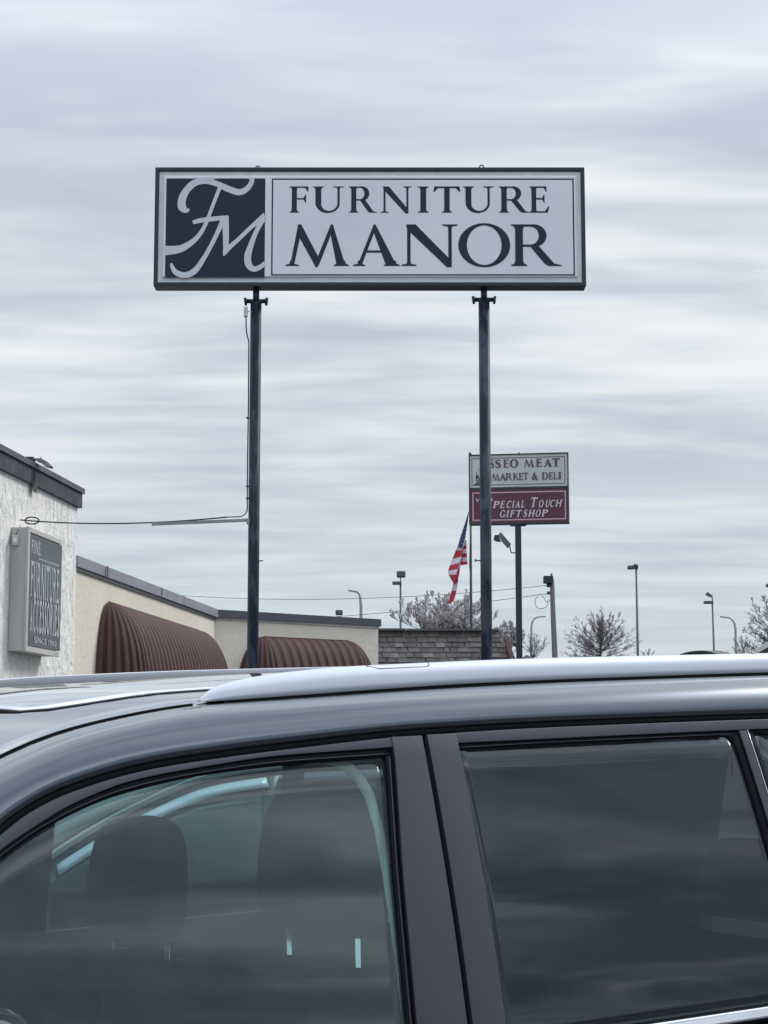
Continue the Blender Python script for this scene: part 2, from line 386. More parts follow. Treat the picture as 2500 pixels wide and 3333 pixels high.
mb.hull8([sg(x, y, d) for x in (X0 + w, X1 - w) for y in (Y0_ + w, Y1_ - w) for d in (-.012, 0)])
obj('face_panel', mb, 'acrylic_rim', sign)
mb = MB(); a, b_, c, d = X0 + 26, X1 - 26, Y0_ + 26, Y1_ - 26
o = [(a, c), (b_, c), (b_, d), (a, d)]; i_ = [(a + 5, c + 5), (b_ - 5, c + 5), (b_ - 5, d - 5), (a + 5, d - 5)]
mb.add([sg(*p, .001) for p in o] + [sg(*p, .018) for p in i_], [(0, 1, 5, 4), (1, 2, 6, 5), (2, 3, 7, 6), (3, 0, 4, 7), (4, 5, 6, 7)])
obj('raised_face', mb, 'acrylic', sign)
DF = .018
mb = MB(); mb.add([sg(540, 582, DF + .001), sg(863, 582, DF + .001), sg(863, 904, DF + .001), sg(540, 904, DF + .001)], [(0, 1, 2, 3)])
obj('monogram_square', mb, 'letter', sign)
z1 = lambda P: [(480 + .446 * x, 500 + .446 * y) for x, y in P]
def strokes(data):
    """smooth pixel polylines with widths (Catmull-Rom) for the monogram"""
    out = []
    for st in data:
        P = [(p[0], p[1]) for p in st]; W = [p[2] for p in st]; n = len(P); pts = []; ws = []
        for i in range(n - 1):
            p0, p1, p2, p3 = P[max(i - 1, 0)], P[i], P[i + 1], P[min(i + 2, n - 1)]
            for k in range(6):
                u = k / 6.0
                f = lambda a_, b1, c1, d1: .5 * (2 * b1 + (c1 - a_) * u + (2 * a_ - 5 * b1 + 4 * c1 - d1) * u * u + (3 * b1 - a_ - 3 * c1 + d1) * u ** 3)
                pts.append((f(p0[0], p1[0], p2[0], p3[0]), f(p0[1], p1[1], p2[1], p3[1]))); ws.append(W[i] + (W[i + 1] - W[i]) * u)
        pts.append(P[-1]); ws.append(W[-1])
        q = rib(z1(pts), [x * .446 for x in ws])[0]; m_ = len(q) // 2
        out += [[q[k], q[k + 1], q[-2 - k], q[-1 - k]] for k in range(m_ - 1)]
    return out
FMS = [
    [(306, 408, 8), (282, 418, 38), (252, 392, 62), (252, 335, 58), (284, 270, 50), (340, 218, 50), (415, 203, 42), (500, 222, 40), (590, 262, 46), (668, 285, 46), (722, 262, 40), (756, 215, 34), (760, 182, 34)],
    [(330, 214, 20), (380, 190, 30), (440, 180, 40), (505, 180, 10)], [(758, 186, 30), (738, 180, 14), (712, 182, 8)],
    [(525, 255, 28), (490, 345, 26), (450, 455, 26), (418, 535, 28), (380, 598, 32), (322, 655, 40), (240, 700, 54), (134, 712, 70)],
    [(332, 508, 26), (380, 494, 34), (460, 483, 35), (540, 474, 32), (592, 466, 22)],
    [(552, 490, 40), (520, 565, 32), (470, 670, 30), (415, 770, 34), (352, 858, 44), (282, 890, 44), (218, 872, 40), (188, 832, 28), (180, 803, 14)],
    [(572, 464, 44), (573, 560, 46), (575, 660, 42), (562, 750, 12)],
    [(565, 735, 26), (600, 690, 34), (660, 636, 30), (760, 540, 30), (862, 452, 42)],
    [(846, 480, 40), (800, 565, 32), (762, 660, 38), (736, 750, 52), (742, 812, 50), (778, 846, 40), (826, 832, 34), (862, 800, 26)]]
mb = MB(); flat(mb, [[(min(max(x, 538), 864), min(max(y, 579), 906)) for x, y in q] for q in strokes(FMS)], lambda x, y, d: sg(x, y, DF + d), 0, .002, .00002)
obj('monogram_script', mb, 'script', sign)
mb = MB(); a, b_, c, d, w = 884, 1869, 582, 898, 4.6
for q in (rect(a, c, b_, c + w), rect(a, d - w, b_, d), rect(a, c + w, a + w, d - w), rect(b_ - w, c + w, b_, d - w)): flat(mb, q, lambda x, y, dd: sg(x, y, DF + dd), 0, .001)
obj('border_line', mb, 'letter', sign)
row1 = [('F', 942, 1004), ('U', 1018, 1120), ('R', 1136, 1228), ('N', 1238, 1340), ('I', 1360, 1396), ('T', 1411, 1499), ('U', 1507, 1609), ('R', 1624, 1726), ('E', 1724, 1789)]
row2 = [('M', 931, 1136), ('A', 1150, 1301), ('N', 1306, 1489), ('O', 1491, 1660), ('R', 1663, 1827)]
mb = MB(); flat(mb, word(row1, .192, .058, 694, 608) + word(row2, .165, .055, 867, 732), lambda x, y, d: sg(x, y, DF + d), 0, .001, .00002)
obj('lettering', mb, 'letter', sign)
for cxp, cyp in ((835, 536), (1571, 533)):
    mb = MB(); e = sg(cxp, cyp, -.1); mb.tube([e + Vector((math.cos(k * math.pi / 8), 0, math.sin(k * math.pi / 8))) * .022 for k in range(17)], .007, 6)
    mb.tube([e - Vector((0, 0, .022)), e - Vector((0, 0, .045))], .012, 6); obj('lifting_eye', mb, 'navy', sign)
posts = []
for px, py in ((833.5, 985), (1575.5, 980)):
    p = at(px, py, YS + .1); p.y = YS + .1
    top = p.z; mb = MB(); mb.tube([(p.x, p.y, 0), (p.x, p.y, top)], .0595, 20)
    po = obj('post', mb, 'post', sign)
    zb = sg(0, Y1_).z
    mb = MB(); mb.tube([(p.x, p.y, top), (p.x, p.y, zb + .01)], .034, 16); obj('neck', mb, 'navy', po)
    mb = MB()
    mb.tube([(p.x - .105, p.y, top + .015), (p.x + .105, p.y, top + .015)], .024, 12)
    for sx_ in (-1, 1):
        mb.tube([(p.x + sx_ * .100, p.y, top + .013), (p.x + sx_ * .125, p.y, top + .010)], .044, 14)
    obj('clamp_collar', mb, 'navy', po); posts.append((p.x, p.y, top, po))
for i, zz in enumerate((1826,)):
    pass
mb = MB(); q = at(853, 1826, YS + .1); mb.bar((posts[0][0] + .05, YS + .1, q.z), (posts[0][0] + .10, YS + .1, q.z + .003), .008, .012); obj('cleat', mb, 'navy', posts[0][3])
mb = MB(); q = at(1560, 1824, YS + .1); mb.bar((posts[1][0] - .05, YS + .1, q.z), (posts[1][0] - .11, YS + .1, q.z - .003), .008, .012); mb.tube([(posts[1][0] - .11, YS + .1, q.z - .012), (posts[1][0] - .11, YS + .1, q.z + .012)], .009, 6); obj('cleat', mb, 'navy', posts[1][3])
# conduit, junction box, cable strut on the left post
YP = YS + .02
pt = lambda x, y, Y=YP: at(x, y, Y)
mb = MB(); j0, j1 = pt(794, 1000), pt(806, 1031)
mb.box((j0 + j1) / 2, (j1.x - j0.x, .05, j0.z - j1.z)); mb.bar(pt(806, 1014), pt(820, 1015), .012, .008); obj('junction_box', mb, 'light_grey', sign, bevel=.004)
mb = MB(); mb.tube([pt(801, 1031), pt(801, 1060), pt(803, 1085), pt(810, 1112), pt(809, 1300), pt(806, 1500), pt(805, 1650), pt(804, 1664)], .007, 8)
mb.tube([pt(804, 1664), pt(798, 1674), pt(788, 1680), pt(776, 1682), pt(740, 1683)], .006, 8)
for yy in (1360, 1583, 1622): mb.box(pt(806, yy), (.03, .05, .012))
obj('conduit', mb, 'dark_metal', sign)
mb = MB(); mb.bar(pt(494, 1706), pt(806, 1693), .035, .030); mb.box(pt(808, 1697), (.03, .06, .06)); obj('cable_strut', mb, 'grey_metal', sign)

# ------------------------------------------------------------------ white building
W1 = Vector((math.sin(R(5.65)), math.cos(R(5.65)), 0)); N1 = Vector((W1.y, -W1.x, 0)); D1 = 6.5
def onwall(px, py, off=0.):
    """point of the left wall line (pushed out by off) seen at a photo pixel"""
    k = (px - CX) / (FPX * math.cos(TH) - 0)   # first guess, refined below
    Y = 25.
    for _ in range(30):
        p = at(px, py, Y); wx = -D1 + W1.x / W1.y * (p.y) + off / N1.x
        Y = Y + (wx - p.x) / ((p.x) / p.y - W1.x / W1.y)
    return at(px, py, Y)
cor = onwall(247, 1900); cor.z = 0
zt = onwall(252, 1588).z; zf = onwall(247, 1650).z; zc = onwall(252, 1605).z
wb = thing('stucco_shop', 'white rough stucco shop building at left with a dark stained fascia', 'building', (cor.x, cor.y, 0))
BACK = N1 * -14
def prism(mb, a, b_, dep, z0, z1_, mi=0):
    mb.hull8([p + Vector((0, 0, z)) for p in (a, b_) for q in (0,) for z in (z0, z1_)] + [p + dep + Vector((0, 0, z)) for p in (a, b_) for z in (z0, z1_)], mi)
nr = cor - W1 * 4.6
mb = MB(); prism(mb, nr, cor, BACK, 0, zf + .02); obj('wall', mb, 'white_wall', wb)
mb = MB(); e = cor + W1 * .05
prism(mb, nr + N1 * .05, e + N1 * .05, -N1 * .3, zf, zc - .004); prism(mb, e + N1 * .048, e - W1 * .3 + N1 * .048, BACK, zf + .002, zc - .006)
fa = obj('fascia', mb, 'fascia', wb)
mb = MB(); e2 = e + W1 * .04
prism(mb, nr + N1 * .075, e2 + N1 * .075, -N1 * .4, zc, zt); prism(mb, e2 + N1 * .073, e2 - W1 * .4 + N1 * .073, BACK, zc + .002, zt - .002)
obj('coping', mb, 'coping_wet', wb)
mb = MB(); prism(mb, nr, cor - W1 * .1, BACK * .98, zf + .03, zc); obj('roof', mb, 'roof_grey', wb)
mb = MB(); s0 = onwall(115, 1530, .053); mb.box(s0 + Vector((0, 0, -.13)), (.004, .10, .34)); 
M['moss'] = mat('moss_stain', (.07, .08, .06), .8, var=(.03, .035, .045), ns=5)
mb2 = MB(); st = []
for k in range(7): st.append([s0 + W1 * (.10 * math.sin(k * 1.7) * .3 - .06) + Vector((.0, 0, -.04 - .06 * k)) + N1 * .001, s0 + W1 * (.10 + .02 * math.cos(k * 2.3)) + Vector((0, 0, -.04 - .06 * k)) + N1 * .001])
mb2.loft([[p - N1 * 0 for p in r] for r in st[:5]]); obj('moss_streak', mb2, 'moss', wb)
# roof lamp
lp = onwall(88, 1486, .0); lp.y += .2
rl = thing('roof_floodlight', 'curved lamp head on a short arm above the dark roof edge of the white shop', 'lamp', (lp.x, lp.y, zt))
LQ = lambda x, y: at(x, y, lp.y)
mb = MB(); a, b_ = LQ(84, 1489), LQ(112, 1510); mb.box((a + b_) / 2, (b_.x - a.x, .16, a.z - b_.z)); obj('base', mb, 'dark_metal', rl, bevel=.01)
mb = MB(); mb.tube([LQ(108, 1497), LQ(121, 1495), LQ(132, 1497)], .014, 8); obj('arm', mb, 'dark_metal', rl)
mb = MB(); arcp = [(121, 1494), (130, 1493), (142, 1497), (155, 1504), (165, 1513), (171, 1519)]; lo = [(121, 1501), (131, 1504), (141, 1509), (152, 1515), (161, 1521), (168, 1522)]
mb.hull8
rows = []
for (x, y), (x2, y2) in zip(arcp, lo): rows.append([LQ(x, y) + Vector((0, -.05, 0)), LQ(x, y) + Vector((0, .05, 0)), LQ(x2, y2) + Vector((0, .09, 0)), LQ(x2, y2) + Vector((0, -.09, 0))])
mb.loft(rows, closed=True, caps=True, smooth=False); hd = obj('lamp_head', mb, 'dark_metal', rl)
mb = MB(); mb.add([LQ(138, 1505) + Vector((0, -.08, 0)), LQ(160, 1518.5) + Vector((0, -.085, -.004)), LQ(157, 1517.6) + Vector((0, -.085, -.012)), LQ(148, 1516) + Vector((0, -.085, -.02)), LQ(140, 1510) + Vector((0, -.085, -.006))], [(0, 1, 2, 3, 4)])
p5 = [LQ(136, 1507.5), LQ(161, 1521.5), LQ(152, 1521), LQ(142, 1516)]
mb = MB(); mb.add([p + Vector((0, dy, 0)) for dy in (-.075, .075) for p in p5], [(0, 1, 2, 3), (4, 7, 6, 5), (0, 4, 5, 1), (1, 5, 6, 2), (2, 6, 7, 3), (3, 7, 4, 0)])
obj('lens', mb, 'led', hd)
mb = MB(); mb.tube([LQ(133, 1493), LQ(134.5, 1486)], .006, 6); obj('photocell', mb, 'dark_metal', hd)

# wall sign cabinet
def cab(s, z, off): return C0 + W1 * s + N1 * off + Vector((0, 0, z))
a_ = onwall(42, 1706); C0 = Vector((a_.x, a_.y, 0)); OFF = .21
zt_c = onwall(95, 1722, OFF).z; zb_c = onwall(95, 2118, OFF).z
pr_ = onwall(196, 1900, OFF); LEN = (pr_ - C0).dot(W1); s_l = (onwall(95, 1900, OFF) - C0).dot(W1)
ws_ = thing('wall_sign', 'tall beige box sign with glossy dark panel fixed to the white stucco wall', 'sign', (C0.x, C0.y, zb_c))
s_n = s_l - .10
mb = MB(); mb.hull8([cab(s, z, o) for s in (s_n, LEN - .02) for z in (zb_c - .01, zt_c + .02) for o in (.003, OFF - .02)])
obj('cabinet', mb, 'cabinet', ws_, bevel=.008)
mb = MB()
for (sa, sb, za, zb2) in ((s_n - .015, s_n + .06, zb_c - .015, zt_c + .025), (s_n + .062, LEN, zt_c - .035, zt_c + .025), (s_n + .062, LEN - .01, zb_c - .015, zb_c + .05)):
    mb.hull8([cab(s, z, o) for s in (sa, sb) for z in (za, zb2) for o in (OFF - .018, OFF + .012)])
obj('trim', mb, 'cabinet', ws_, bevel=.004)
mb = MB(); mb.hull8([cab(s, z, o) for s in (s_n + .07, LEN + .03) for z in (zb_c + .06, zt_c - .045) for o in (OFF - .015, OFF + .006)])
obj('panel', mb, 'gloss_panel', ws_)
PW = LEN - s_n - .06; PH = zt_c - zb_c - .105; s0_ = s_n + .07
cf = lambda x, y, d: cab(s0_ + x * PW, zb_c + .06 + y * PH, OFF + .006 + d)
def line_word(txt, x0, x1, y0, y1, T=.2, t=.12):
    adv = []; tot = 0
    for ch in txt:
        if ch == ' ': adv.append(None); tot += .4; continue
        ps = glyph(ch, T, t); xs = [p[0] for q in ps for p in q]; adv.append((ps, min(xs), max(xs))); tot += max(xs) - min(xs) + .14
    k = (x1 - x0) / tot; out = []; x = x0
    for a in adv:
        if a is None: x += .4 * k; continue
        ps, lo_, hi_ = a
        out += [[(x + (p[0] - lo_) * k, y0 + p[1] * (y1 - y0)) for p in q] for q in ps]; x += (hi_ - lo_ + .14) * k
    return out
mb = MB(); flat(mb, line_word('FINE', .05, .34, .83, .95) + rect(.27, .795, .92, .803) + line_word('FURNITURE', .05, .95, .44, .76) + line_word('ACCESSORIES', .05, .97, .13, .42, .24, .14) + line_word('SINCE 1963', .18, .88, .035, .085), cf, 0, .001, .00003)
obj('lettering', mb, 'pale_letter', ws_)
mb = MB(); e_ = cab(s_n - .02, zt_c - .14, OFF * .32); mb.box(e_, (.07, .05, .12)); bx = obj('switch_box', mb, 'light_grey', ws_, bevel=.006)
mb = MB(); mb.box(e_ + Vector((0, -.03, 0)), (.035, .012, .05)); obj('switch', mb, 'led', bx)
mb = MB(); mb.tube([e_ + Vector((0, 0, .06)), e_ + Vector((.02, 0, .12)), cab(s_n + .1, zt_c + .05, OFF * .4)], .006, 6); obj('flex', mb, 'grey_metal', ws_)

# overhead cable
ca = cab(s_n + .02, onwall(60, 1690, OFF * .5).z - 0, OFF * .5); cb = pt(740, 1683)
oc = MB(); pts = []
for k in range(25):
    u = k / 24; p = ca.lerp(cb, u); p.z -= .10 * 4 * u * (1 - u) * .55; pts.append(p)
oc.tube(pts, .008, 6)
lpz = ca + Vector((.12, .1, .0)); oc.tube([lpz + Vector((math.cos(a) * .085, .0, math.sin(a) * .042 + .005)) for a in [k * math.pi / 8 for k in range(17)]], .008, 6)
tag(obj('overhead_cable', oc, 'cable', None, ca), 'black overhead cable from the wall sign to the left post of the tall sign', 'cable')

# ------------------------------------------------------------------ beige building
W2a = R(49.7); W2 = Vector((math.sin(W2a), math.cos(W2a), 0)); N2 = Vector((W2.y, -W2.x, 0))
k2 = onwall(700, 1990); k2.z = 0; H2 = onwall(450, 1888).z
H2 = (onwall(300, 1828.6).z + onwall(650, 1964.).z) / 2; HB = (onwall(300, 1863).z + onwall(650, 1991).z) / 2
L2 = 4.02
e2_ = k2 + W2 * L2
bb = thing('beige_shop', 'low beige stucco shop wing with grey coping and two brown awnings', 'building', (k2.x, k2.y, 0))
st1 = cor + W1 * .002 - N1 * .03
def plan_prism(mb, pts, z0, z1_, mi=0):
    n = len(pts); mb.add([Vector((p.x, p.y, z)) for z in (z0, z1_) for p in pts], [tuple(range(n)), tuple(range(n, 2 * n))] + [(i, (i + 1) % n, (i + 1) % n + n, i + n) for i in range(n)], mi)
B1 = st1 - N1 * 12; E3 = e2_ - N2 * 10
mb = MB(); plan_prism(mb, [st1, k2, e2_, E3, B1], 0, HB + .05); obj('wall', mb, 'beige_wall', bb)
mb = MB(); mb.hull8([p + o for p in (st1, k2 + (N1 + N2) * .01) for o in (N1 * .05 + Vector((0, 0, HB)), N1 * .05 + Vector((0, 0, H2)), -N1 * .3 + Vector((0, 0, HB)), -N1 * .3 + Vector((0, 0, H2)))])
cp = obj('coping', mb, 'coping_grey', bb)
mb = MB(); mb.hull8([p + o for p in (k2 + (N1 + N2) * .012 - W2 * .0, e2_ + W2 * .04) for o in (N2 * .05 + Vector((0, 0, HB)), N2 * .05 + Vector((0, 0, H2)), -N2 * .3 + Vector((0, 0, HB)), -N2 * .3 + Vector((0, 0, H2)))])
cp2 = obj('coping', mb, 'coping_dark', bb, label='darker coping on the angled wall')
mb = MB(); mb.hull8([p + o for p in (st1, k2) for o in (N1 * .03 + Vector((0, 0, HB - .05)), N1 * .03 + Vector((0, 0, HB - .002)), -N1 * .02 + Vector((0, 0, HB - .05)), -N1 * .02 + Vector((0, 0, HB - .002)))])
obj('drip_edge', mb, 'coping_dark', bb)
mb = MB(); mb.hull8([p + o for p in (k2, e2_) for o in (N2 * .03 + Vector((0, 0, HB - .035)), N2 * .03 + Vector((0, 0, HB - .002)), -N2 * .02 + Vector((0, 0, HB - .035)), -N2 * .02 + Vector((0, 0, HB - .002)))])
obj('drip_edge', mb, 'cabinet', bb)
for px, jw in ((350, .05), (660, .05), (528, .012), (600, .012)):
    q = onwall(px, 1900, .052); mb = MB(); mb.box((q.x, q.y, (H2 + HB) / 2), (.009, jw, H2 - HB + .006), 0, Matrix.Rotation(-R(5.65), 3, 'Z')); obj('coping_joint', mb, 'seam', cp)

def awning(base_pt, W, Nn, s0, s1, ztop, p, h, e, per, label):
    root = base_pt + W * s0; t = thing('dome_awning', label, 'awning', (root.x, root.y, ztop - h), 'brown dome awnings on the beige shop wing')
    # perimeter stations: left end cap, straight barrel, right end cap
    stn = []; nc = 7; nb = int((s1 - s0) / per)
    for k in range(nc): stn.append(('c', s0, -90 + 90 * k / nc))
    for k in range(nb + 1): stn.append(('b', s0 + (s1 - s0) * k / nb, 0))
    for k in range(1, nc + 1): stn.append(('c', s1, 90 * k / nc))
    fine = []
    for i in range(len(stn) - 1):
        for q in range(6):
            u = q / 6; fine.append((stn[i][1] + (stn[i + 1][1] - stn[i][1]) * u, stn[i][2] + (stn[i + 1][2] - stn[i][2]) * u, i + u))
    fine.append((stn[-1][1], stn[-1][2], len(stn) - 1)); rows = []; idx = []
    for (s, al, ph) in fine:
        fr = ph % 1.0; amp = .022 * (1 if fr < .45 else (.0 if .55 < fr < .95 else .5)); row = []
        for q in range(17):
            f = R(90) * q / 16; sf = math.sin(f); k_ = 1 + amp / max(p, .1) * sf * 1.0
            row.append(base_pt + W * (s + e * sf * math.sin(R(al)) * k_) + Nn * (p * sf * math.cos(R(al)) * k_ + .003) + Vector((0, 0, ztop - h * (1 - math.cos(f)))))
        rows.append(row); idx.append(fr)
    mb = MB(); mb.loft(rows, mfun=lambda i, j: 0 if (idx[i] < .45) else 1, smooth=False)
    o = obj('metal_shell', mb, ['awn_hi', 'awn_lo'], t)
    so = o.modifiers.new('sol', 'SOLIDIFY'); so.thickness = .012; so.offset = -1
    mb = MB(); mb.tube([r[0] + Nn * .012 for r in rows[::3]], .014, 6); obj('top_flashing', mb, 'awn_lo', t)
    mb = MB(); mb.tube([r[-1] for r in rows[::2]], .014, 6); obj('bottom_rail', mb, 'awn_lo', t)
    return t
sA = (onwall(352, 1960) - k2).dot(W1); sB = (onwall(640, 2035) - k2).dot(W1); zA = onwall(352, 1960).z
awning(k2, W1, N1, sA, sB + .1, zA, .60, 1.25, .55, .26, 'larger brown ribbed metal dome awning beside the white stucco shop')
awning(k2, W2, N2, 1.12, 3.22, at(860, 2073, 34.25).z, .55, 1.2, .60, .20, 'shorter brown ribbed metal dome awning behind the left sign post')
# flood on the roof
fp = at(1104, 1994, 35.6); fl = thing('roof_floodlight', 'small dark box floodlight standing on the coping of the beige wing', 'lamp', (fp.x, fp.y, H2))
mb = MB(); mb.box(fp, (.145, .12, .105)); obj('lamp_head', mb, 'lamp_grey', fl, bevel=.02)
mb = MB(); mb.tube([fp + Vector((0, 0, -.07)), Vector((fp.x, fp.y, H2 - .1))], .012, 6); obj('stem', mb, 'lamp_grey', fl)

# ------------------------------------------------------------------ shake roofed building
YM = 45.0
m0 = at(1150, 2046, YM); m1 = at(1622, 2046, YM); mbq = at(1662, 2160, YM)
sh = thing('shake_roof_building', 'building with a weathered grey wood shake mansard roof beyond the beige wing', 'building', (m0.x + 4, YM, 0))
for nm, k in (('shake1', .0), ('shake2', .35), ('shake3', .65), ('shake4', 1.0), ('shake5', 1.9)):
    cbase = (.118 + .070 * k, .109 + .060 * k, .106 + .053 * k)
    M[nm] = mat(nm, cbase, .9, var=tuple(c_ * .72 for c_ in cbase), ns=5, scale=(4, 1, 1))
zt_m = m0.z; z_e = zt_m - 2.0; slope = .42   # run out per metre of drop
mb = MB(); exp_ = .132; r_ = 0
xl = m0.x - 3.0; xr_top = m1.x - .0; hip = (mbq.x - m1.x) / (m1.z - mbq.z)
while r_ * exp_ < 1.9:
    za = zt_m - .06 - r_ * exp_; zb_ = za - exp_ - .02; ya = YM - .0 - (zt_m - za) * slope; yb = YM - (zt_m - zb_) * slope
    xr = xr_top + hip * (zt_m - (za + zb_) / 2); x = xl + rnd.random() * .2
    while x < xr:
        w_ = rnd.uniform(.12, .36); w_ = min(w_, xr - x)
        if w_ < .03: break
        dz = rnd.uniform(-.012, .012); th = rnd.uniform(.025, .05); k_ = rnd.choices(range(5), (3, 4, 4, 2.5, .6))[0]; g_ = .006; sk = rnd.uniform(.02, .05)
        mb.hull8([Vector((x + g_ + s_, ya - d_, za)) if top else Vector((x + g_ + s_ + sk, yb - th - d_, zb_ + dz)) for s_ in (0, w_ - g_ * 2) for top in (1, 0) for d_ in (.0, .02)], k_)
        x += w_
    r_ += 1
obj('mansard_roof', mb, ['shake1', 'shake2', 'shake3', 'shake4', 'shake5'], sh)
mb = MB(); x = xl
while x < xr_top:
    w_ = min(rnd.uniform(.8, 1.5), xr_top - x + .01); mb.box((x + w_ / 2, YM - .05, zt_m - .035 + rnd.uniform(-.006, .006)), (w_ - .01, .35, .05), 0); x += w_
obj('ridge_cap', mb, 'shake1', sh)
mb = MB(); mb.add([(xl, YM - .02, zt_m - .06), (xr_top, YM - .02, zt_m - .06), (xr_top + hip * 1.9, YM - .05 - 1.9 * slope + .06, zt_m - 1.95), (xl, YM - .05 - 1.9 * slope + .06, zt_m - 1.95),
                   (xl, YM + 8, zt_m - .06), (xr_top, YM + 8, zt_m - .06), (xr_top + hip * 1.9, YM + 8, zt_m - 1.95), (xl, YM + 8, zt_m - 1.95)], [(0, 1, 2, 3), (4, 7, 6, 5), (0, 4, 5, 1), (1, 5, 6, 2), (2, 6, 7, 3), (3, 7, 4, 0)])
obj('roof_deck', mb, 'shake1', sh)
mb = MB(); mb.hull8([Vector((x_, y_, z_)) for x_ in (xl, xr_top + .4) for y_ in (YM - .2, YM + 8) for z_ in (0, zt_m - 1.9)]); obj('wall', mb, 'brown_trim', sh)
mb = MB(); ta, tb = at(1651, 2088, YM - .35), at(1682, 2200, YM - .7); mb.bar(ta, tb, .11, .26, 0, (0, 1, 0)); mb.bar(ta + Vector((.10, .25, -.28)), tb + Vector((.14, .25, 0)), .10, .1, 0, (0, 1, 0)); obj('hip_trim', mb, 'brown_trim', sh)

# ------------------------------------------------------------------ meat market sign
YD = 47.0; AD = R(9)
dc = at(1688, 1590, YD); RX = Vector((math.cos(AD), -math.sin(AD), 0)); RN = Vector((-math.sin(AD), -math.cos(AD), 0))
w_m = (at(1848, 1590, YD).x - at(1527, 1590, YD).x) / math.cos(AD) * 1.0; h_m = at(1688, 1477, YD).z - at(1688, 1705, YD).z
PS = .2532
def dg_(x, y, d=0):     # crop pixels (175..1452 x 150..1045) -> world
    return dc + RX * ((x - 814) / 1278.0 * w_m) + Vector((0, 0, -(y - 597) / 893.0 * h_m)) + RN * d
ds = thing('deli_sign', 'two panel roadside sign, white meat market panel above maroon gift shop panel on one post', 'sign', (dc.x, dc.y, 0))
def dbox(mb, x0, x1, y0, y1, d0, d1, mi=0): mb.hull8([dg_(x, y, d) for x in (x0, x1) for y in (y0, y1) for d in (d0, d1)], mi)
mb = MB()
dbox(mb, 175, 1453, 150, 166, -.3, .02); dbox(mb, 175, 1453, 1028, 1045, -.3, .02); dbox(mb, 175, 191, 166, 1028, -.3, .02); dbox(mb, 1440, 1453, 166, 1028, -.3, .02); dbox(mb, 191, 1440, 576, 602, -.3, .015)
obj('frame', mb, 'canopy_green', ds)
mb = MB(); dbox(mb, 1453.5, 1455, 152, 1042, -.29, .01); obj('side_panel', mb, 'cabinet', ds)
mb = MB(); dbox(mb, 191, 1440, 166, 576, -.28, 0); up_ = obj('upper_panel', mb, 'deli_white', ds)
mb = MB(); dbox(mb, 191, 1440, 602, 1028, -.28, 0); lo_ = obj('lower_panel', mb, 'maroon', ds)
df = lambda x, y, d: dg_(x, y, d)
def rline(a, b, c, d, w): return rect(a, c, b, c + w) + rect(a, d - w, b, d) + rect(a, c + w, a + w, d - w) + rect(b - w, c + w, b, d - w)
mb = MB(); flat(mb, rline(212, 1410, 198, 548, 9), df, 0, .004); obj('border_line', mb, 'deli_letter', up_)
w1 = [('O', 318, 425), ('S', 440, 505), ('S', 515, 592), ('E', 622, 697), ('O', 702, 815), ('M', 886, 1016), ('E', 1040, 1122), ('A', 1140, 1243), ('T', 1243, 1347)]
w2 = [('M', 468, 572), ('A', 572, 658), ('R', 650, 742), ('K', 745, 818), ('E', 818, 882), ('T', 876, 942), ('&', 985, 1066), ('D', 1113, 1197), ('E', 1203, 1258), ('L', 1262, 1314), ('I', 1322, 1364)]
mb = MB(); flat(mb, word(w1, .26, .10, 328, 222) + word(w2, .22, .09, 490, 398), df, 0, .005, .0001); obj('lettering', mb, 'deli_letter', up_)
mb = MB(); flat(mb, ring(292, 470, 26, 24, 14, 10) + rect(272, 372, 279, 452) + rect(262, 425, 312, 431) + rect(292, 335, 300, 352) + rect(245, 522, 320, 540) + rect(268, 500, 316, 512) + [[(262, 452), (284, 400), (300, 452)]], df, 0, .005, .0002); obj('emblem', mb, 'canopy_green', up_)
mb = MB(); flat(mb, rline(220, 1416, 636, 1000, 15), df, 0, .004); obj('border_line', mb, 'rose_line', lo_)
w3 = [('V', 258, 318, 757, 715), ('S', 448, 486, 757, 715), ('S', 392, 478, 842, 715), ('P', 478, 576), ('E', 570, 650), ('C', 652, 728), ('I', 722, 768), ('A', 760, 848), ('L', 838, 905), ('T', 952, 1062, 842, 715), ('O', 1062, 1142), ('U', 1148, 1222), ('C', 1205, 1285), ('H', 1278, 1374)]
w4 = [('G', 564, 652), ('I', 648, 700), ('F', 695, 772), ('T', 770, 858), ('S', 866, 934), ('H', 930, 1028), ('O', 1022, 1104), ('P', 1100, 1194)]
mb = MB(); flat(mb, word(w3, .24, .12, 842, 752, .22) + word(w4, .24, .12, 962, 872, .22), df, 0, .005, .0001); obj('lettering', mb, 'gift_letter', lo_)
pb = at(1690, 1700, YD + .1); zb_s = dg_(800, 1045).z
mb = MB(); mb.box((pb.x - .03, YD + .12, zb_s / 2), (.155, .155, zb_s)); obj('post', mb, 'navy', ds)
mb = MB(); mb.box((pb.x - .03, YD + .12, zb_s - .02), (.42, .2, .05)); obj('saddle', mb, 'navy', ds)
mb = MB(); mb.tube([dg_(820, 150, -.1), dg_(820, 128, -.1)], .02, 6); obj('lifting_eye', mb, 'navy', ds)
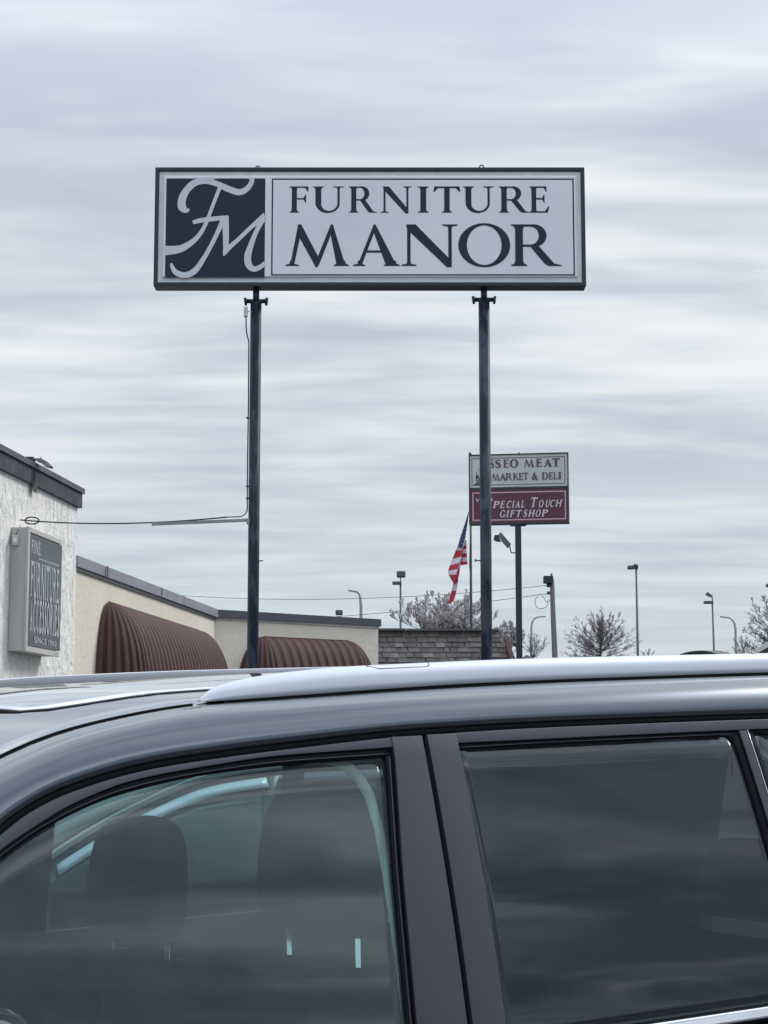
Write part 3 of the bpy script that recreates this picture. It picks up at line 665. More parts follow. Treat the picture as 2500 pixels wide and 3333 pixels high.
# floodlight on an arm from the post
z6 = lambda x, y, Y=YD + .05: at(1200 + x * .42194, 1440 + y * .42194, Y)
fo = z6(1140, 852); fd = thing('floodlight', 'dark square floodlight tilted up on a bent arm from the deli sign post', 'lamp', fo)
mb = MB(); mb.tube([z6(1142, 852), z6(1100, 852), z6(1092, 820), z6(1086, 795)], .018, 8); obj('arm', mb, 'lamp_grey', fd)
def zpoly(mb, P, Y, th, mi=0):
    n = len(P); vs = [z6(x, y, Y - th) for x, y in P] + [z6(x, y, Y + th) for x, y in P]
    mb.add(vs, [tuple(range(n)), tuple(range(2 * n - 1, n - 1, -1))] + [(i, i + n, (i + 1) % n + n, (i + 1) % n) for i in range(n)], mi)
mb = MB(); zpoly(mb, [(1018, 690), (1100, 785), (1072, 818), (1028, 766), (1000, 712)], YD + .05, .16); hdd = obj('lamp_head', mb, 'lamp_grey', fd, bevel=.02)
mb = MB(); zpoly(mb, [(1000, 712), (1024, 768), (990, 768), (962, 752), (972, 714)], YD + .05, .14); obj('hood', mb, 'dark_metal', hdd, bevel=.01)

# ------------------------------------------------------------------ flagpole and flag
YF = 55.0; q7 = lambda x, y, Y=YF: at(1420 + x * .15374, 1660 + y * .15374, Y)
fb = q7(738, 2200); tp = at(1530, 1480, YF)
fpo = thing('flagpole', 'thin green grey flagpole behind the left edge of the deli sign', 'flagpole', (fb.x, YF, 0))
mb = MB(); mb.tube([(fb.x, YF, 0), q7(738, 2200), q7(728, 320), tp], [.05, .042, .032, .028], 10); obj('pole', mb, 'pole_green', fpo)
mb = MB(); mb.tube([tp + Vector((0, 0, .0)), tp + Vector((0, 0, .08))], [.05, .03], 8); obj('finial', mb, 'pole_green', fpo)
mb = MB(); mb.tube([q7(718, 330, YF - .05), q7(700, 1180, YF - .05), q7(722, 1400, YF - .05), q7(752, 1530, YF - .05), q7(742, 1900, YF - .05)], .009, 5); obj('halyard', mb, 'wood_pole', fpo)
mb = MB()
def lerp2(P, u):
    n = len(P) - 1; k = min(int(u * n), n - 1); f = u * n - k
    return (P[k][0] + (P[k + 1][0] - P[k][0]) * f, P[k][1] + (P[k + 1][1] - P[k][1]) * f)
def cloth(Lp, Rp, bands, ya, yb, n=6):
    """cloth strip between two outlines, banded; depth waves between ya and yb"""
    for (u0, u1, mi) in bands:
        rows = []
        for k in range(4):
            u = u0 + (u1 - u0) * k / 3; a = lerp2(Lp, u); b = lerp2(Rp, u); row = []
            for j in range(n + 1):
                f = j / n; row.append(q7(a[0] + (b[0] - a[0]) * f, a[1] + (b[1] - a[1]) * f, YF + ya + (yb - ya) * f + .07 * math.sin(f * 3.1 + u * 2.5)))
            rows.append(row)
        mb.loft(rows, mi)
RD, WH, BL = 0, 1, 2
cloth([(684, 20), (640, 190), (570, 400), (500, 600), (462, 740)], [(690, 60), (664, 250), (645, 470), (600, 660), (528, 838)], [(0, 1, BL)], -.1, .02)
cloth([(462, 740), (400, 890), (335, 1060), (265, 1240), (243, 1330), (300, 1440), (368, 1550)], [(528, 838), (565, 845), (530, 1010), (478, 1170), (440, 1300), (410, 1440), (385, 1545)],
      [(0, .13, WH), (.13, .31, RD), (.31, .44, WH), (.44, .60, RD), (.60, .74, WH), (.74, 1, RD)], -.05, -.15)
cloth([(585, 640), (572, 800), (545, 920), (530, 1040), (515, 1170)], [(645, 630), (640, 760), (648, 900), (656, 1040), (664, 1150)],
      [(0, .2, WH), (.2, .34, RD), (.34, .52, WH), (.52, .68, RD), (.68, .86, WH), (.86, 1, RD)], .02, .12)
cloth([(528, 838), (560, 900), (535, 1000), (500, 1100), (440, 1300), (372, 1550)], [(580, 640), (572, 860), (540, 1060), (512, 1200), (490, 1350), (462, 1450)],
      [(0, .3, WH), (.3, .55, RD), (.55, .72, WH), (.72, 1, RD)], -.02, .08)
cloth([(365, 1545), (335, 1660), (305, 1800), (270, 1900), (218, 1975)], [(468, 1440), (445, 1640), (405, 1830), (370, 1920), (262, 1990)],
      [(0, .12, RD), (.12, .34, WH), (.34, 1, RD)], -.12, .0)
for k in range(11):
    u = .35 + .055 * k; a = lerp2([(684, 20), (640, 190), (570, 400), (500, 600), (462, 740)], u); b = lerp2([(690, 60), (664, 250), (645, 470), (600, 660), (528, 838)], u); f = .3 + .4 * (k % 2)
    x, y = a[0] + (b[0] - a[0]) * f, a[1] + (b[1] - a[1]) * f
    mb.add([q7(x + 11 * math.sin(i * math.pi / 2.5) * (1 if i % 2 == 0 else 1), y - 11 * math.cos(i * math.pi / 2.5), YF - .26) for i in range(5)], [(0, 1, 2, 3, 4)], 3)
tag(obj('flag', mb, ['flag_red', 'flag_white', 'flag_blue', 'star'], None, q7(684, 20), weld=True), 'red white and blue striped flag hanging limp beside the deli sign', 'flag')

# ------------------------------------------------------------------ lamp posts, utility pole, wires
def pole_to(mb, px, ptop, pbot, Y, r0, r1, n=10):
    a = at(px, ptop, Y); mb.tube([(a.x, Y, 0), (a.x, Y, a.z)], [r0, r1], n); return a
YL = 70.
t0 = at(1303, 1900, YL); lt = thing('lamp_post', 'dark pole with square floodlight above a flat lamp arm, rising behind the shake roof', 'lamp post', (t0.x, YL, 0), 'lamp posts')
mb = MB(); pole_to(mb, 1304, 1893, 2045, YL, .055, .040); obj('pole', mb, 'pole_green', lt)
mb = MB(); a = at(1291, 1859, YL); b_ = at(1320, 1880, YL); mb.box((a + b_) / 2, (b_.x - a.x, .3, a.z - b_.z)); obj('upper_lamp', mb, 'lamp_grey', lt, bevel=.05)
mb = MB(); mb.tube([at(1304, 1880, YL), at(1304, 1895, YL)], .02, 6); obj('stem', mb, 'lamp_grey', lt)
mb = MB(); a = at(1277, 1893, YL); b_ = at(1307, 1903, YL); mb.box((a + b_) / 2, (b_.x - a.x, .3, a.z - b_.z)); obj('lower_lamp', mb, 'lamp_grey', lt, bevel=.03)
YL = 62.
t0 = at(2067, 2000, YL); lt = thing('lamp_post', 'tall plain dark pole with one flat lamp head, right of the round bare tree', 'lamp post', (t0.x, YL, 0), 'lamp posts')
mb = MB(); pole_to(mb, 2071, 1842, 2130, YL, .055, .038); obj('pole', mb, 'lamp_grey', lt)
mb = MB(); a = at(2043, 1841, YL); b_ = at(2064, 1853, YL); mb.box((a + b_) / 2, (b_.x - a.x, .28, a.z - b_.z)); obj('lamp_head', mb, 'lamp_grey', lt, bevel=.03)
mb = MB(); a = at(2060, 1839, YL); b_ = at(2076, 1852, YL); mb.box((a + b_) / 2, (b_.x - a.x, .2, a.z - b_.z)); mb.tube([at(2068, 1841, YL), at(2068, 1836, YL)], .04, 8); obj('bracket', mb, 'dark_metal', lt)
YL = 78.
z8 = lambda x, y, Y: at(2100 + x * .2411, 1820 + y * .2411, Y)
t0 = z8(908, 600, YL); lt = thing('lamp_post', 'dark pole at right with one tilted lamp above a flat lamp', 'lamp post', (t0.x, YL, 0), 'lamp posts')
mb = MB(); a = z8(908, 565, YL); mb.tube([(a.x + .06, YL, 0), (a.x, YL, a.z)], [.055, .042], 10); obj('pole', mb, 'lamp_grey', lt)
mb = MB(); P = [(808, 472), (846, 440), (915, 495), (908, 520), (838, 502)]; n = len(P)
mb.add([z8(x, y, YL - .14) for x, y in P] + [z8(x, y, YL + .14) for x, y in P], [tuple(range(n)), tuple(range(2 * n - 1, n - 1, -1))] + [(i, i + n, (i + 1) % n + n, (i + 1) % n) for i in range(n)]); obj('upper_lamp', mb, 'lamp_grey', lt, bevel=.02)
mb = MB(); mb.tube([z8(905, 515, YL), z8(910, 570, YL)], .025, 6); obj('stem', mb, 'lamp_grey', lt)
mb = MB(); a = z8(792, 565, YL); b_ = z8(915, 602, YL); mb.box((a + b_) / 2, (b_.x - a.x, .28, a.z - b_.z)); obj('lower_lamp', mb, 'lamp_grey', lt, bevel=.03)
def cobra(pts, Y, label):
    P = [at(x, y, Y) for x, y in pts]; t = thing('street_lamp', label, 'street lamp', (P[-1].x, Y, 0), 'curved arm street lamps')
    mb = MB(); mb.tube([(P[-1].x, Y, 0)] + P[::-1], [.13, .10] + [.09 - .05 * k / len(P) for k in range(len(P) - 1)], 8); obj('pole', mb, 'lamp_pale', t)
    d = (P[0] - P[1]).normalized(); mb = MB(); mb.bar(P[0] - d * .15, P[0] + d * .45, .22, .10); obj('lamp_head', mb, 'lamp_pale', t, bevel=.03)
z5 = lambda P: [(700 + x * .3617, 1780 + y * .3617) for x, y in P]
cobra(z5([(1262, 402), (1280, 405), (1298, 425), (1308, 460), (1313, 530), (1314, 640)]), 110, 'pale curved arm street lamp showing above the coping of the beige wing')
zz5 = lambda P: [(1580 + x * .13261, 1960 + y * .13261) for x, y in P]
cobra(zz5([(1345, 358), (1270, 362), (1200, 410), (1150, 490), (1130, 590), (1128, 800), (1126, 1350)]), 150, 'pale curved arm street lamp left of the leaning utility pole')
zz8 = lambda P: [(2100 + x * .2411, 1820 + y * .2411) for x, y in P]
cobra(zz8([(1088, 785), (1140, 792), (1180, 822), (1208, 870), (1220, 940), (1224, 1265)]), 140, 'pale curved arm street lamp beside the bare tree at far right')
YL = 66.; t0 = at(2508, 1920, YL); lt = thing('lamp_post', 'lamp post at the right edge, only its lamp head in view above a bare tree', 'lamp post', (t0.x, YL, 0), 'lamp posts')
mb = MB(); pole_to(mb, 2520, 1905, 2100, YL, .055, .04); obj('pole', mb, 'lamp_grey', lt)
mb = MB(); a = at(2494, 1900, YL); b_ = at(2522, 1911, YL); mb.box((a + b_) / 2, (b_.x - a.x, .28, a.z - b_.z)); obj('lamp_head', mb, 'lamp_grey', lt, bevel=.03)
# utility pole
YU = 60.; q3 = lambda x, y, Y=YU: at(1740 + x * .13106, 1850 + y * .13106, Y)
ub = q3(510, 2212); up0 = Vector((ub.x + .16, YU, 0))
ut = thing('utility_pole', 'weathered grey timber utility pole leaning left with a boxy lamp at its top', 'utility pole', up0)
mb = MB(); mb.tube([up0, q3(507, 2212), q3(460, 1100), q3(440, 450), q3(432, 250)], [.11, .098, .085, .078, .07], 14); obj('pole', mb, 'wood_pole', ut)
mb = MB(); a, b_ = q3(215, 195), q3(452, 378); mb.box((a + b_) / 2 + Vector((0, -.06, 0)), (b_.x - a.x, .3, a.z - b_.z)); lb = obj('lamp_box', mb, 'dark_metal', ut, bevel=.02)
mb = MB(); mb.tube([q3(420, 195), q3(420, 130)], [.025, .035], 8); obj('photocell', mb, 'dark_metal', lb)
mb = MB(); mb.box(q3(345, 425), (.13, .12, .12)); obj('insulator', mb, 'dark_metal', ut, bevel=.02)
mb = MB(); mb.box(q3(345, 612), (.09, .1, .1)); mb.tube([q3(340, 612), q3(400, 615)], .015, 6); obj('insulator', mb, 'dark_metal', ut)
mb = MB(); mb.tube([q3(180, 680), q3(225, 720), q3(280, 815), q3(330, 840), q3(375, 815), q3(360, 765), q3(325, 790), q3(330, 900), q3(280, 965), q3(205, 1000), q3(110, 1005), q3(40, 950), q3(8, 850), q3(20, 770), q3(90, 690)], .010, 5); obj('drip_loop', mb, 'cable', ut)
def wire(a, b_, sag, r, label):
    mb = MB(); P = []
    for k in range(33):
        u = k / 32; p = a.lerp(b_, u); p.z -= sag * 4 * u * (1 - u); P.append(p)
    mb.tube(P, r, 5); tag(obj('power_line', mb, 'dark_metal', None, a), label, 'power line', 'power lines from the utility pole')
wire(q3(300, 425), at(150, 1890, 75), .62, .010, 'upper power line running left from the utility pole behind the signs')
wire(q3(300, 630), at(-200, 1990, 78), .75, .010, 'lower power line running left from the utility pole past the budding tree')

# ------------------------------------------------------------------ trees
def tree(px, ptop, Y, wpx, pbase, label, seed, nlead=12, spread=62, depth=2, twigs=7, r0=.10, buds=0, upright=.0, species='bare_tree', base_w=.04, tw_ang=34, rmin=.006, short=1.):
    """trunk, then leaders that fan out to a domed outline, each with side twigs"""
    rr = random.Random(seed); top = at(px, ptop, Y); zb = at(px, pbase, Y).z; H = top.z - zb; half = wpx / FPX * Y / 2
    root = thing(species, label, 'tree', (top.x, Y, 0), 'bare trees beyond the shops'); mt = MB(); mc = MB(); mbud = MB()
    B0 = Vector((top.x, Y, zb)); lift = .48 if base_w < .1 else 0
    mt.tube([(top.x, Y, 0), (top.x + .02, Y, zb * .6), B0, B0 + Vector((0, 0, lift * H + .01))], [r0 * 1.9, r0 * 1.4, r0 * 1.1, r0 * .7], 8)
    def twig(p, d, Ln, r, lev):
        pts = [p]; dd = d.copy(); n = 4
        for k in range(n):
            dd = (dd + Vector((rr.uniform(-1, 1), rr.uniform(-1, 1), rr.uniform(-.7, 1.1))) * .16).normalized(); pts.append(pts[-1] + dd * Ln / n)
        mc.tube(pts, [max(r * (1 - .6 * k / n), rmin * .6) for k in range(n + 1)], 3, 0, caps=False)
        if buds and lev <= 1:
            for k in range(buds):
                u = rr.uniform(.15, 1) * n; i = min(int(u), n - 1); q = pts[i].lerp(pts[i + 1], u - i) + Vector((rr.uniform(-1, 1), rr.uniform(-1, 1), rr.uniform(-1, 1))) * .015; sz = rr.uniform(.010, .024)
                mbud.add([q + Vector((sz, 0, -sz * .7)), q + Vector((-sz, sz * .5, -sz * .7)), q + Vector((-sz * .5, -sz, -sz * .7)), q + Vector((0, 0, sz * 1.6))], [(0, 1, 2), (0, 1, 3), (1, 2, 3), (2, 0, 3)], rr.choice((0, 0, 1)))
        if lev <= 0: return
        for k in range(twigs if lev > 1 else twigs - 2):
            u = rr.uniform(.2, .95) * n; i = min(int(u), n - 1); q = pts[i].lerp(pts[i + 1], u - i); t = (pts[i + 1] - pts[i]).normalized()
            ang = R(rr.uniform(.55, 1.2) * tw_ang); az = rr.uniform(0, 2 * math.pi); x = t.orthogonal().normalized(); y = t.cross(x)
            d2 = t * math.cos(ang) + (x * math.cos(az) + y * math.sin(az)) * math.sin(ang) + Vector((0, 0, upright))
            twig(q, d2.normalized(), Ln * rr.uniform(.32, .55) * (1.15 - .5 * u / n), max(r * .55, rmin), lev - 1)
    for k in range(nlead):
        th = R(spread) * ((k + .2) / nlead) ** .68; az = k * 2.39996 + rr.uniform(-.4, .4)
        ex = rr.uniform(.86, 1.0) * (1 if k else 1); tip = B0 + Vector((half * math.sin(th) * math.cos(az) * 1.0 / max(.75, math.sin(R(min(spread, 80)))), half * math.sin(th) * math.sin(az), H * math.cos(th) ** .7)) * ex
        b = B0 + Vector((rr.uniform(-1, 1) * base_w, rr.uniform(-1, 1) * base_w, -rr.uniform(.0, .10) * H + lift * H * max(0, 1 - th / R(spread)) ** .8)); mid = b.lerp(tip, .5) + Vector((0, 0, -.06 * H * math.sin(th))) + Vector((rr.uniform(-1, 1), rr.uniform(-1, 1), 0)) * .05 * half
        pts = []; n = 8; ph = rr.uniform(0, 6)
        for i in range(n + 1):
            u = i / n; pts.append(b * (1 - u) ** 2 + mid * 2 * u * (1 - u) + tip * u * u + Vector((math.sin(u * 9 + ph), math.cos(u * 8 + ph), 0)) * .012 * half * (1 + u))
        Ln = (tip - b).length; rl = r0 * (.75 if k < 2 else rr.uniform(.35, .6)); mt.tube(pts, [max(rl * (1 - .9 * i / n), rmin) for i in range(n + 1)], 5, 0, caps=False)
        for q in range(twigs * 2):
            u = rr.uniform(.16, .98) * n; i = min(int(u), n - 1); p = pts[i].lerp(pts[i + 1], u - i); t = (pts[i + 1] - pts[i]).normalized()
            ang = R(rr.uniform(.6, 1.25) * tw_ang); a2 = rr.uniform(0, 2 * math.pi); x = t.orthogonal().normalized(); y = t.cross(x)
            d2 = (t * math.cos(ang) + (x * math.cos(a2) + y * math.sin(a2)) * math.sin(ang) + Vector((0, 0, .12 + upright))).normalized()
            twig(p, d2, Ln * short * rr.uniform(.16, .34) * (1.2 - .7 * u / n), max(rl * .4, rmin), depth - 1)
    obj('trunk', mt, 'bark', root); obj('crown', mc, 'twig', root)
    if buds: obj('buds', mbud, ['bud', 'budd'], root)
    return root
tree(1455, 1925, 60, 400, 2075, 'wide budding tree with pale pinkish buds behind the shake roof', 3, nlead=40, spread=74, depth=2, twigs=7, r0=.04, buds=7, upright=.6, species='budding_tree', base_w=1.0, rmin=.0045, short=.8)
tree(1655, 2018, 74, 130, 2125, 'small bare tree between the shake roof and the deli sign post', 11, nlead=18, spread=66, depth=3, twigs=8, r0=.03, buds=1, upright=.3, species='budding_tree', base_w=.15)
tree(1735, 2060, 90, 130, 2135, 'low bare tree right of the deli sign post at its foot', 12, nlead=11, spread=70, depth=2, twigs=7, r0=.04, base_w=.2)
tree(1953, 1976, 100, 265, 2138, 'round bare tree with fanned branches right of the utility pole', 5, nlead=58, spread=90, depth=3, twigs=7, r0=.045, base_w=.05, tw_ang=36, rmin=.0036, short=.72)
tree(2110, 2108, 100, 75, 2150, 'low bare shrub right of the tall single lamp pole', 8, nlead=8, spread=60, depth=2, twigs=5, r0=.03, species='bare_shrub')
tree(1872, 2112, 104, 110, 2150, 'low bare shrub at the left foot of the round bare tree', 18, nlead=8, spread=66, depth=2, twigs=5, r0=.03, species='bare_shrub', base_w=.3)
tree(2545, 1912, 88, 320, 2150, 'large bare tree cut off by the right edge of the photo', 21, nlead=50, spread=88, depth=3, twigs=7, r0=.065, tw_ang=36, rmin=.004, short=.72)
tree(2425, 2066, 84, 110, 2140, 'scrubby bare tree in front of the large tree at right', 22, nlead=10, spread=70, depth=3, twigs=5, r0=.035, base_w=.15)
tree(2372, 2108, 95, 28, 2150, 'tiny bare twig of a sapling left of the pale street lamp at far right', 31, nlead=2, spread=40, depth=1, twigs=3, r0=.02, species='bare_shrub')

# far roofs at right
def zr(x, y, Y): return z8(x, y, Y)
Yc = 52.; ac = [(470, 1283), (520, 1266), (600, 1246), (690, 1236), (745, 1233), (800, 1236), (880, 1250), (940, 1268), (985, 1283)]
cn = thing('arched_canopy', 'low arched canopy with dark rim and red brown panel beyond the car roof', 'canopy', (z8(730, 1280, Yc).x, Yc, 0))
mb = MB(); mb.loft([[z8(x, y - 0, Yc + d) + Vector((max(d, 0) * .19, 0, o)) for x, y in ac] for d, o in ((-.05, -.06), (-.05, 0), (2.5, 0), (2.5, -.06))], smooth=False); obj('rim', mb, 'canopy_green', cn)
mb = MB(); n = len(ac); P = [z8(x, y, Yc) + Vector((0, 0, -.05)) for x, y in ac]; bz = P[0].z - 1.0
outl = P + [Vector((P[-1].x, Yc, bz)), Vector((P[0].x, Yc, bz))]; m_ = len(outl)
mb.add(outl + [p + Vector((.46, 2.4, 0)) for p in outl], [tuple(range(m_)), tuple(range(2 * m_ - 1, m_ - 1, -1))] + [(i, i + m_, (i + 1) % m_ + m_, (i + 1) % m_) for i in range(m_)]); obj('panel', mb, 'brown_trim', cn)
for k in (0, n - 1):
    for dy in (.1, 2.3): mb = MB(); mb.box((P[k].x + dy * .19 + (.1 if k == 0 else -.1), Yc + dy, bz / 2), (.12, .12, bz)); obj('post', mb, 'dark_metal', cn)
Yg = 40.; ga, gb_ = z8(1500, 1266, Yg), z8(1790, 1090, Yg)
gb = thing('grey_gable_building', 'grey sloping roof corner with a pale edge at the far right', 'building', (gb_.x, Yg, 0))
gx = gb_.x * 2 - ga.x
mb = MB(); mb.add([Vector((x, y, z)) for y in (Yg, Yg + 6) for x, z in ((ga.x + (y - Yg) * .24, ga.z), (gb_.x + (y - Yg) * .24, gb_.z), (gx + (y - Yg) * .24, ga.z), (gx + (y - Yg) * .24, 0), (ga.x + (y - Yg) * .24, 0))], [(0, 1, 2, 3, 4), (9, 8, 7, 6, 5), (0, 5, 6, 1), (1, 6, 7, 2), (2, 7, 8, 3), (4, 9, 5, 0)]); obj('wall', mb, 'coping_dark', gb)
mb = MB(); mb.bar(ga + Vector((-.05, -.05, .01)), gb_ + Vector((0, -.05, .03)), .1, .06, 0, (0, 1, 0)); mb.bar(gb_ + Vector((0, -.05, .03)), Vector((gx + .05, Yg - .05, ga.z + .01)), .1, .06, 0, (0, 1, 0)); obj('verge_trim', mb, 'light_grey', gb)
hp = at(1716, 2130, 58.); hb = thing('small_hip_roof', 'tiny dark pointed roof top at the foot of the deli sign post', 'roof', (hp.x, 58, 0))
mb = MB(); mb.add([Vector((hp.x - .2, 58, hp.z - .12)), Vector((hp.x + .2, 58, hp.z - .12)), Vector((hp.x + .2, 58.4, hp.z - .12)), Vector((hp.x - .2, 58.4, hp.z - .12)), Vector((hp.x, 58.2, hp.z))], [(0, 1, 4), (1, 2, 4), (2, 3, 4), (3, 0, 4)]); obj('roof', mb, 'canopy_green', hb)
mb = MB(); mb.box((hp.x, 58.2, (hp.z - .12) / 2), (.36, .36, hp.z - .12)); obj('wall', mb, 'brown_trim', hb)
# ------------------------------------------------------------------ grey SUV in the foreground (built in its own frame: u forward, v out to the street side, w up)
PSI, PIT, ROL = R(30), R(2.3), R(1.0)
cf_ = Vector((-math.cos(PSI), -math.sin(PSI), 0)); cn_ = Vector((math.sin(PSI), -math.cos(PSI), 0)); cu_ = Vector((0, 0, 1))
f2_ = cf_ * math.cos(PIT) - cu_ * math.sin(PIT); u2_ = cu_ * math.cos(PIT) + cf_ * math.sin(PIT)
u3_ = u2_ * math.cos(ROL) + cn_ * math.sin(ROL); n3_ = cn_ * math.cos(ROL) - u2_ * math.sin(ROL)
CO = Vector((.0751, 3.3, CAMH + .0168)); VC = -.82
def CN(u, v, w): return CO + f2_ * u + n3_ * v + u3_ * w
def C(u, v, w): return CN(u - .125 * min(0, v + .145), v, w)
def CS(side): return (lambda u, v, w: C(u, v, w)) if side > 0 else (lambda u, v, w: C(u, 2 * VC - v, w))
def g(w): return -.32 * w - .136 * w * w
def curve(P):
    P = sorted(P); n = len(P)
    sl = [(P[i + 1][1] - P[i][1]) / (P[i + 1][0] - P[i][0]) for i in range(n - 1)]
    t = [sl[0]] + [0 if sl[i - 1] * sl[i] <= 0 else 2 * sl[i - 1] * sl[i] / (sl[i - 1] + sl[i]) for i in range(1, n - 1)] + [sl[-1]]
    def f(x):
        if x <= P[0][0]: return P[0][1] + t[0] * (x - P[0][0])
        if x >= P[-1][0]: return P[-1][1] + t[-1] * (x - P[-1][0])
        for i in range(n - 1):
            if x <= P[i + 1][0]:
                h = P[i + 1][0] - P[i][0]; s = (x - P[i][0]) / h
                return (2 * s ** 3 - 3 * s * s + 1) * P[i][1] + (s ** 3 - 2 * s * s + s) * h * t[i] + (-2 * s ** 3 + 3 * s * s) * P[i + 1][1] + (s ** 3 - s * s) * h * t[i + 1]
    return f
A_ = curve([(-2.3, -.10), (-2.0, -.03), (-1.6, .006), (-.84, .018), (-.31, .020), (0, .0165), (.28, .002), (.42, -.008), (.556, -.022), (.695, -.052), (.768, -.080), (.814, -.108), (.9, -.165), (1.05, -.27), (1.25, -.42), (1.36, -.50)])
def dA(u): return (A_(u + .01) - A_(u - .01)) / .02
B_ = lambda u: A_(u) - .0125 * math.sqrt(1 + dA(u) ** 2) * 1.12
EF = curve([(-2.3, -.14), (-1.9, -.06), (-1.4, -.022), (-.6, -.0155), (0, -.0155), (.097, -.018), (.309, -.023), (.428, -.033), (.571, -.05), (.682, -.081), (.764, -.119), (.818, -.149), (.9, -.205), (1.05, -.31), (1.2, -.43), (1.3, -.52)])
EG = curve([(-2.3, -.15), (-1.9, -.07), (-1.4, -.033), (-.6, -.0265), (-.28, -.0255), (0, -.030), (.088, -.034), (.251, -.0365), (.43, -.046), (.601, -.071), (.738, -.117), (.819, -.162), (.9, -.222), (1.05, -.335), (1.18, -.46), (1.25, -.53)])
DW = curve([(-2.3, .0), (-1.9, .065), (-1.4, .088), (-.956, .093), (-.526, .091), (-.23, .088), (-.025, .0835), (.212, .0755), (.385, .069), (.452, .063), (.54, .0505), (.63, .033), (.695, .0145), (.757, -.0095), (.85, -.05), (1.0, -.125), (1.2, -.235), (1.42, -.37)])
RL = curve([(.39, .0735), (.212, .080), (-.025, .089), (-.23, .0945), (-.526, .098), (-.956, .100), (-1.5, .094), (-1.75, .084)])
RT = curve([(.389, .078), (.37, .091), (.349, .101), (.3, .112), (.251, .119), (.201, .124), (.099, .131), (-.038, .135), (-.42, .141), (-.98, .142), (-1.4, .136), (-1.65, .115), (-1.74, .09)])
VD = -.145
car = thing('parked_suv', 'large dark grey parked suv with silver roof rails and tinted rear glass filling the foreground', 'car', C(0, VC, -1.6))
def us(a, b, n): return [a + (b - a) * i / n for i in range(n + 1)]
def skin(name, mats, parent, uw_rows, side, o0, o1, label=None, bevel=0):
    """sheet on the tumblehome of the car's side; rows of (u, w); outer offset o0, inner o1"""
    K = CS(side); go = [[K(u, g(w) + o0, w) for u, w in r] for r in uw_rows]; gi = [[K(u, g(w) + o1, w) for u, w in r] for r in uw_rows]
    mb = MB(); mb.slab(go, gi); return obj(name, mb, mats, parent, label=label, bevel=bevel)
BELT = -.541; WB = -.553
for side in (1, -1):
    K = CS(side)
    # roof side and windscreen pillar
    mb = MB(); rows = []
    for u in us(-2.3, 1.36, 90):
        wA = A_(u); wD = DW(u); p0 = Vector((g(wA) + .003, wA)); p3 = Vector((VD + .001, wD)); k = (p3 - p0).length
        p1 = p0 + Vector((-.30, 1)).normalized() * k * .40; p2 = p3 + Vector((.95, .02)).normalized() * k * .42; row = []
        row.append(K(u, p0.x - .012, p0.y - .004))
        for q in range(13):
            t = q / 12; p = p0 * (1 - t) ** 3 + p1 * 3 * t * (1 - t) ** 2 + p2 * 3 * t * t * (1 - t) + p3 * t ** 3
            if u < .1: 
                e = min(1, (.1 - u) / .5); p = p + Vector((0, .0028 * e)) * (1 if q in (9,) else 0)
            row.append(K(u, p.x, p.y))
        row.append(K(u, p3.x - .012, p3.y - .006)); rows.append(row)
    mb.loft(rows); obj('roof_side', mb, 'paint', car)
    mb = MB(); mb.slab([[K(u, g(w) - .007, w) for u in us(-2.28, 1.34, 70)] for w in (0,)] if 0 else [[K(u, g(A_(u)) - .004, A_(u) + .002) for u in us(-2.28, 1.34, 70)], [K(u, g(B_(u)) - .004, B_(u) - .004) for u in us(-2.28, 1.34, 70)]],
                       [[K(u, g(A_(u)) - .03, A_(u) + .002) for u in us(-2.28, 1.34, 70)], [K(u, g(B_(u)) - .03, B_(u) - .004) for u in us(-2.28, 1.34, 70)]])
    obj('roof_seal', mb, 'rubber', car)
    mb = MB(); mb.tube([K(u, g(A_(u)) - .002, A_(u) - .0015) for u in us(-2.28, 1.3, 70)], .0022, 6); obj('drip_bead', mb, 'rubber', car)
    # ---- front door
    GR = curve([(-.6, .127), (-.485, .124), (-.265, .113), (-.035, .088)])     # rear edge of the front glass
    XM = 1.16
    fd_rows = [[(u, B_(u) + (EF(u) - B_(u)) * t) for u in us(.069, XM, 60)] for t in (0, .5, 1)]
    fdr = skin('front_door', 'frame_satin', car, fd_rows, side, 0, -.012, bevel=.0015)
    skin('window_seal', 'rubber', fdr, [[(u, EF(u) + .002 + (EG(u) - EF(u) - .004) * t) for u in us(.076, XM, 60)] for t in (0, 1)], side, -.006, -.02)
    skin('seal_lip', 'frame_satin', fdr, [[(u, EF(u) - .0015 + (EG(u) - EF(u)) * t) for u in us(.078, XM, 60)] for t in (.50, .62)], side, -.004, -.008)
    wl = us(-.0, WB, 14)
    skin('pillar_cover', 'pillar_satin', fdr, [[(.0065 + (GR(min(w, -.035)) - .0165 - .0065) * t, min(w, B_(.03) - .0005)) for w in us(.004, -1.0 if 0 else -.60, 16)] for t in (0, .5, 1)], side, .0015, -.012, bevel=.001)
    skin('window_seal', 'rubber', fdr, [[(GR(w) - .0155 + .0155 * t, w) for w in us(-.028, -.60, 16)] for t in (0, 1)], side, -.005, -.02)
    skin('seal_lip', 'frame_satin', fdr, [[(GR(w) - .0155 + .0155 * t, w) for w in us(-.034, -.60, 16)] for t in (.45, .62)], side, -.0035, -.008)
    nU = 40; grid = []
    for i in range(nU + 1):
        u0 = .088 + (1.20 - .088) * i / nU; r = []
        for j in range(9):
            t = j / 8; top = EG(u0) + .003; w = top + (WB - .01 - top) * t; uu = u0 + (GR(w) - .088 - .004) * (1 - i / nU); r.append((uu, w))
        grid.append(r)
    skin('window_glass', 'glass', fdr, grid, side, -.009, -.013)
    skin('belt_moulding', 'chrome', fdr, [[(u, BELT - .021 * t) for u in us(.006, 1.22, 30)] for t in (0, .35, .7, 1)], side, .010, -.004, bevel=.003)
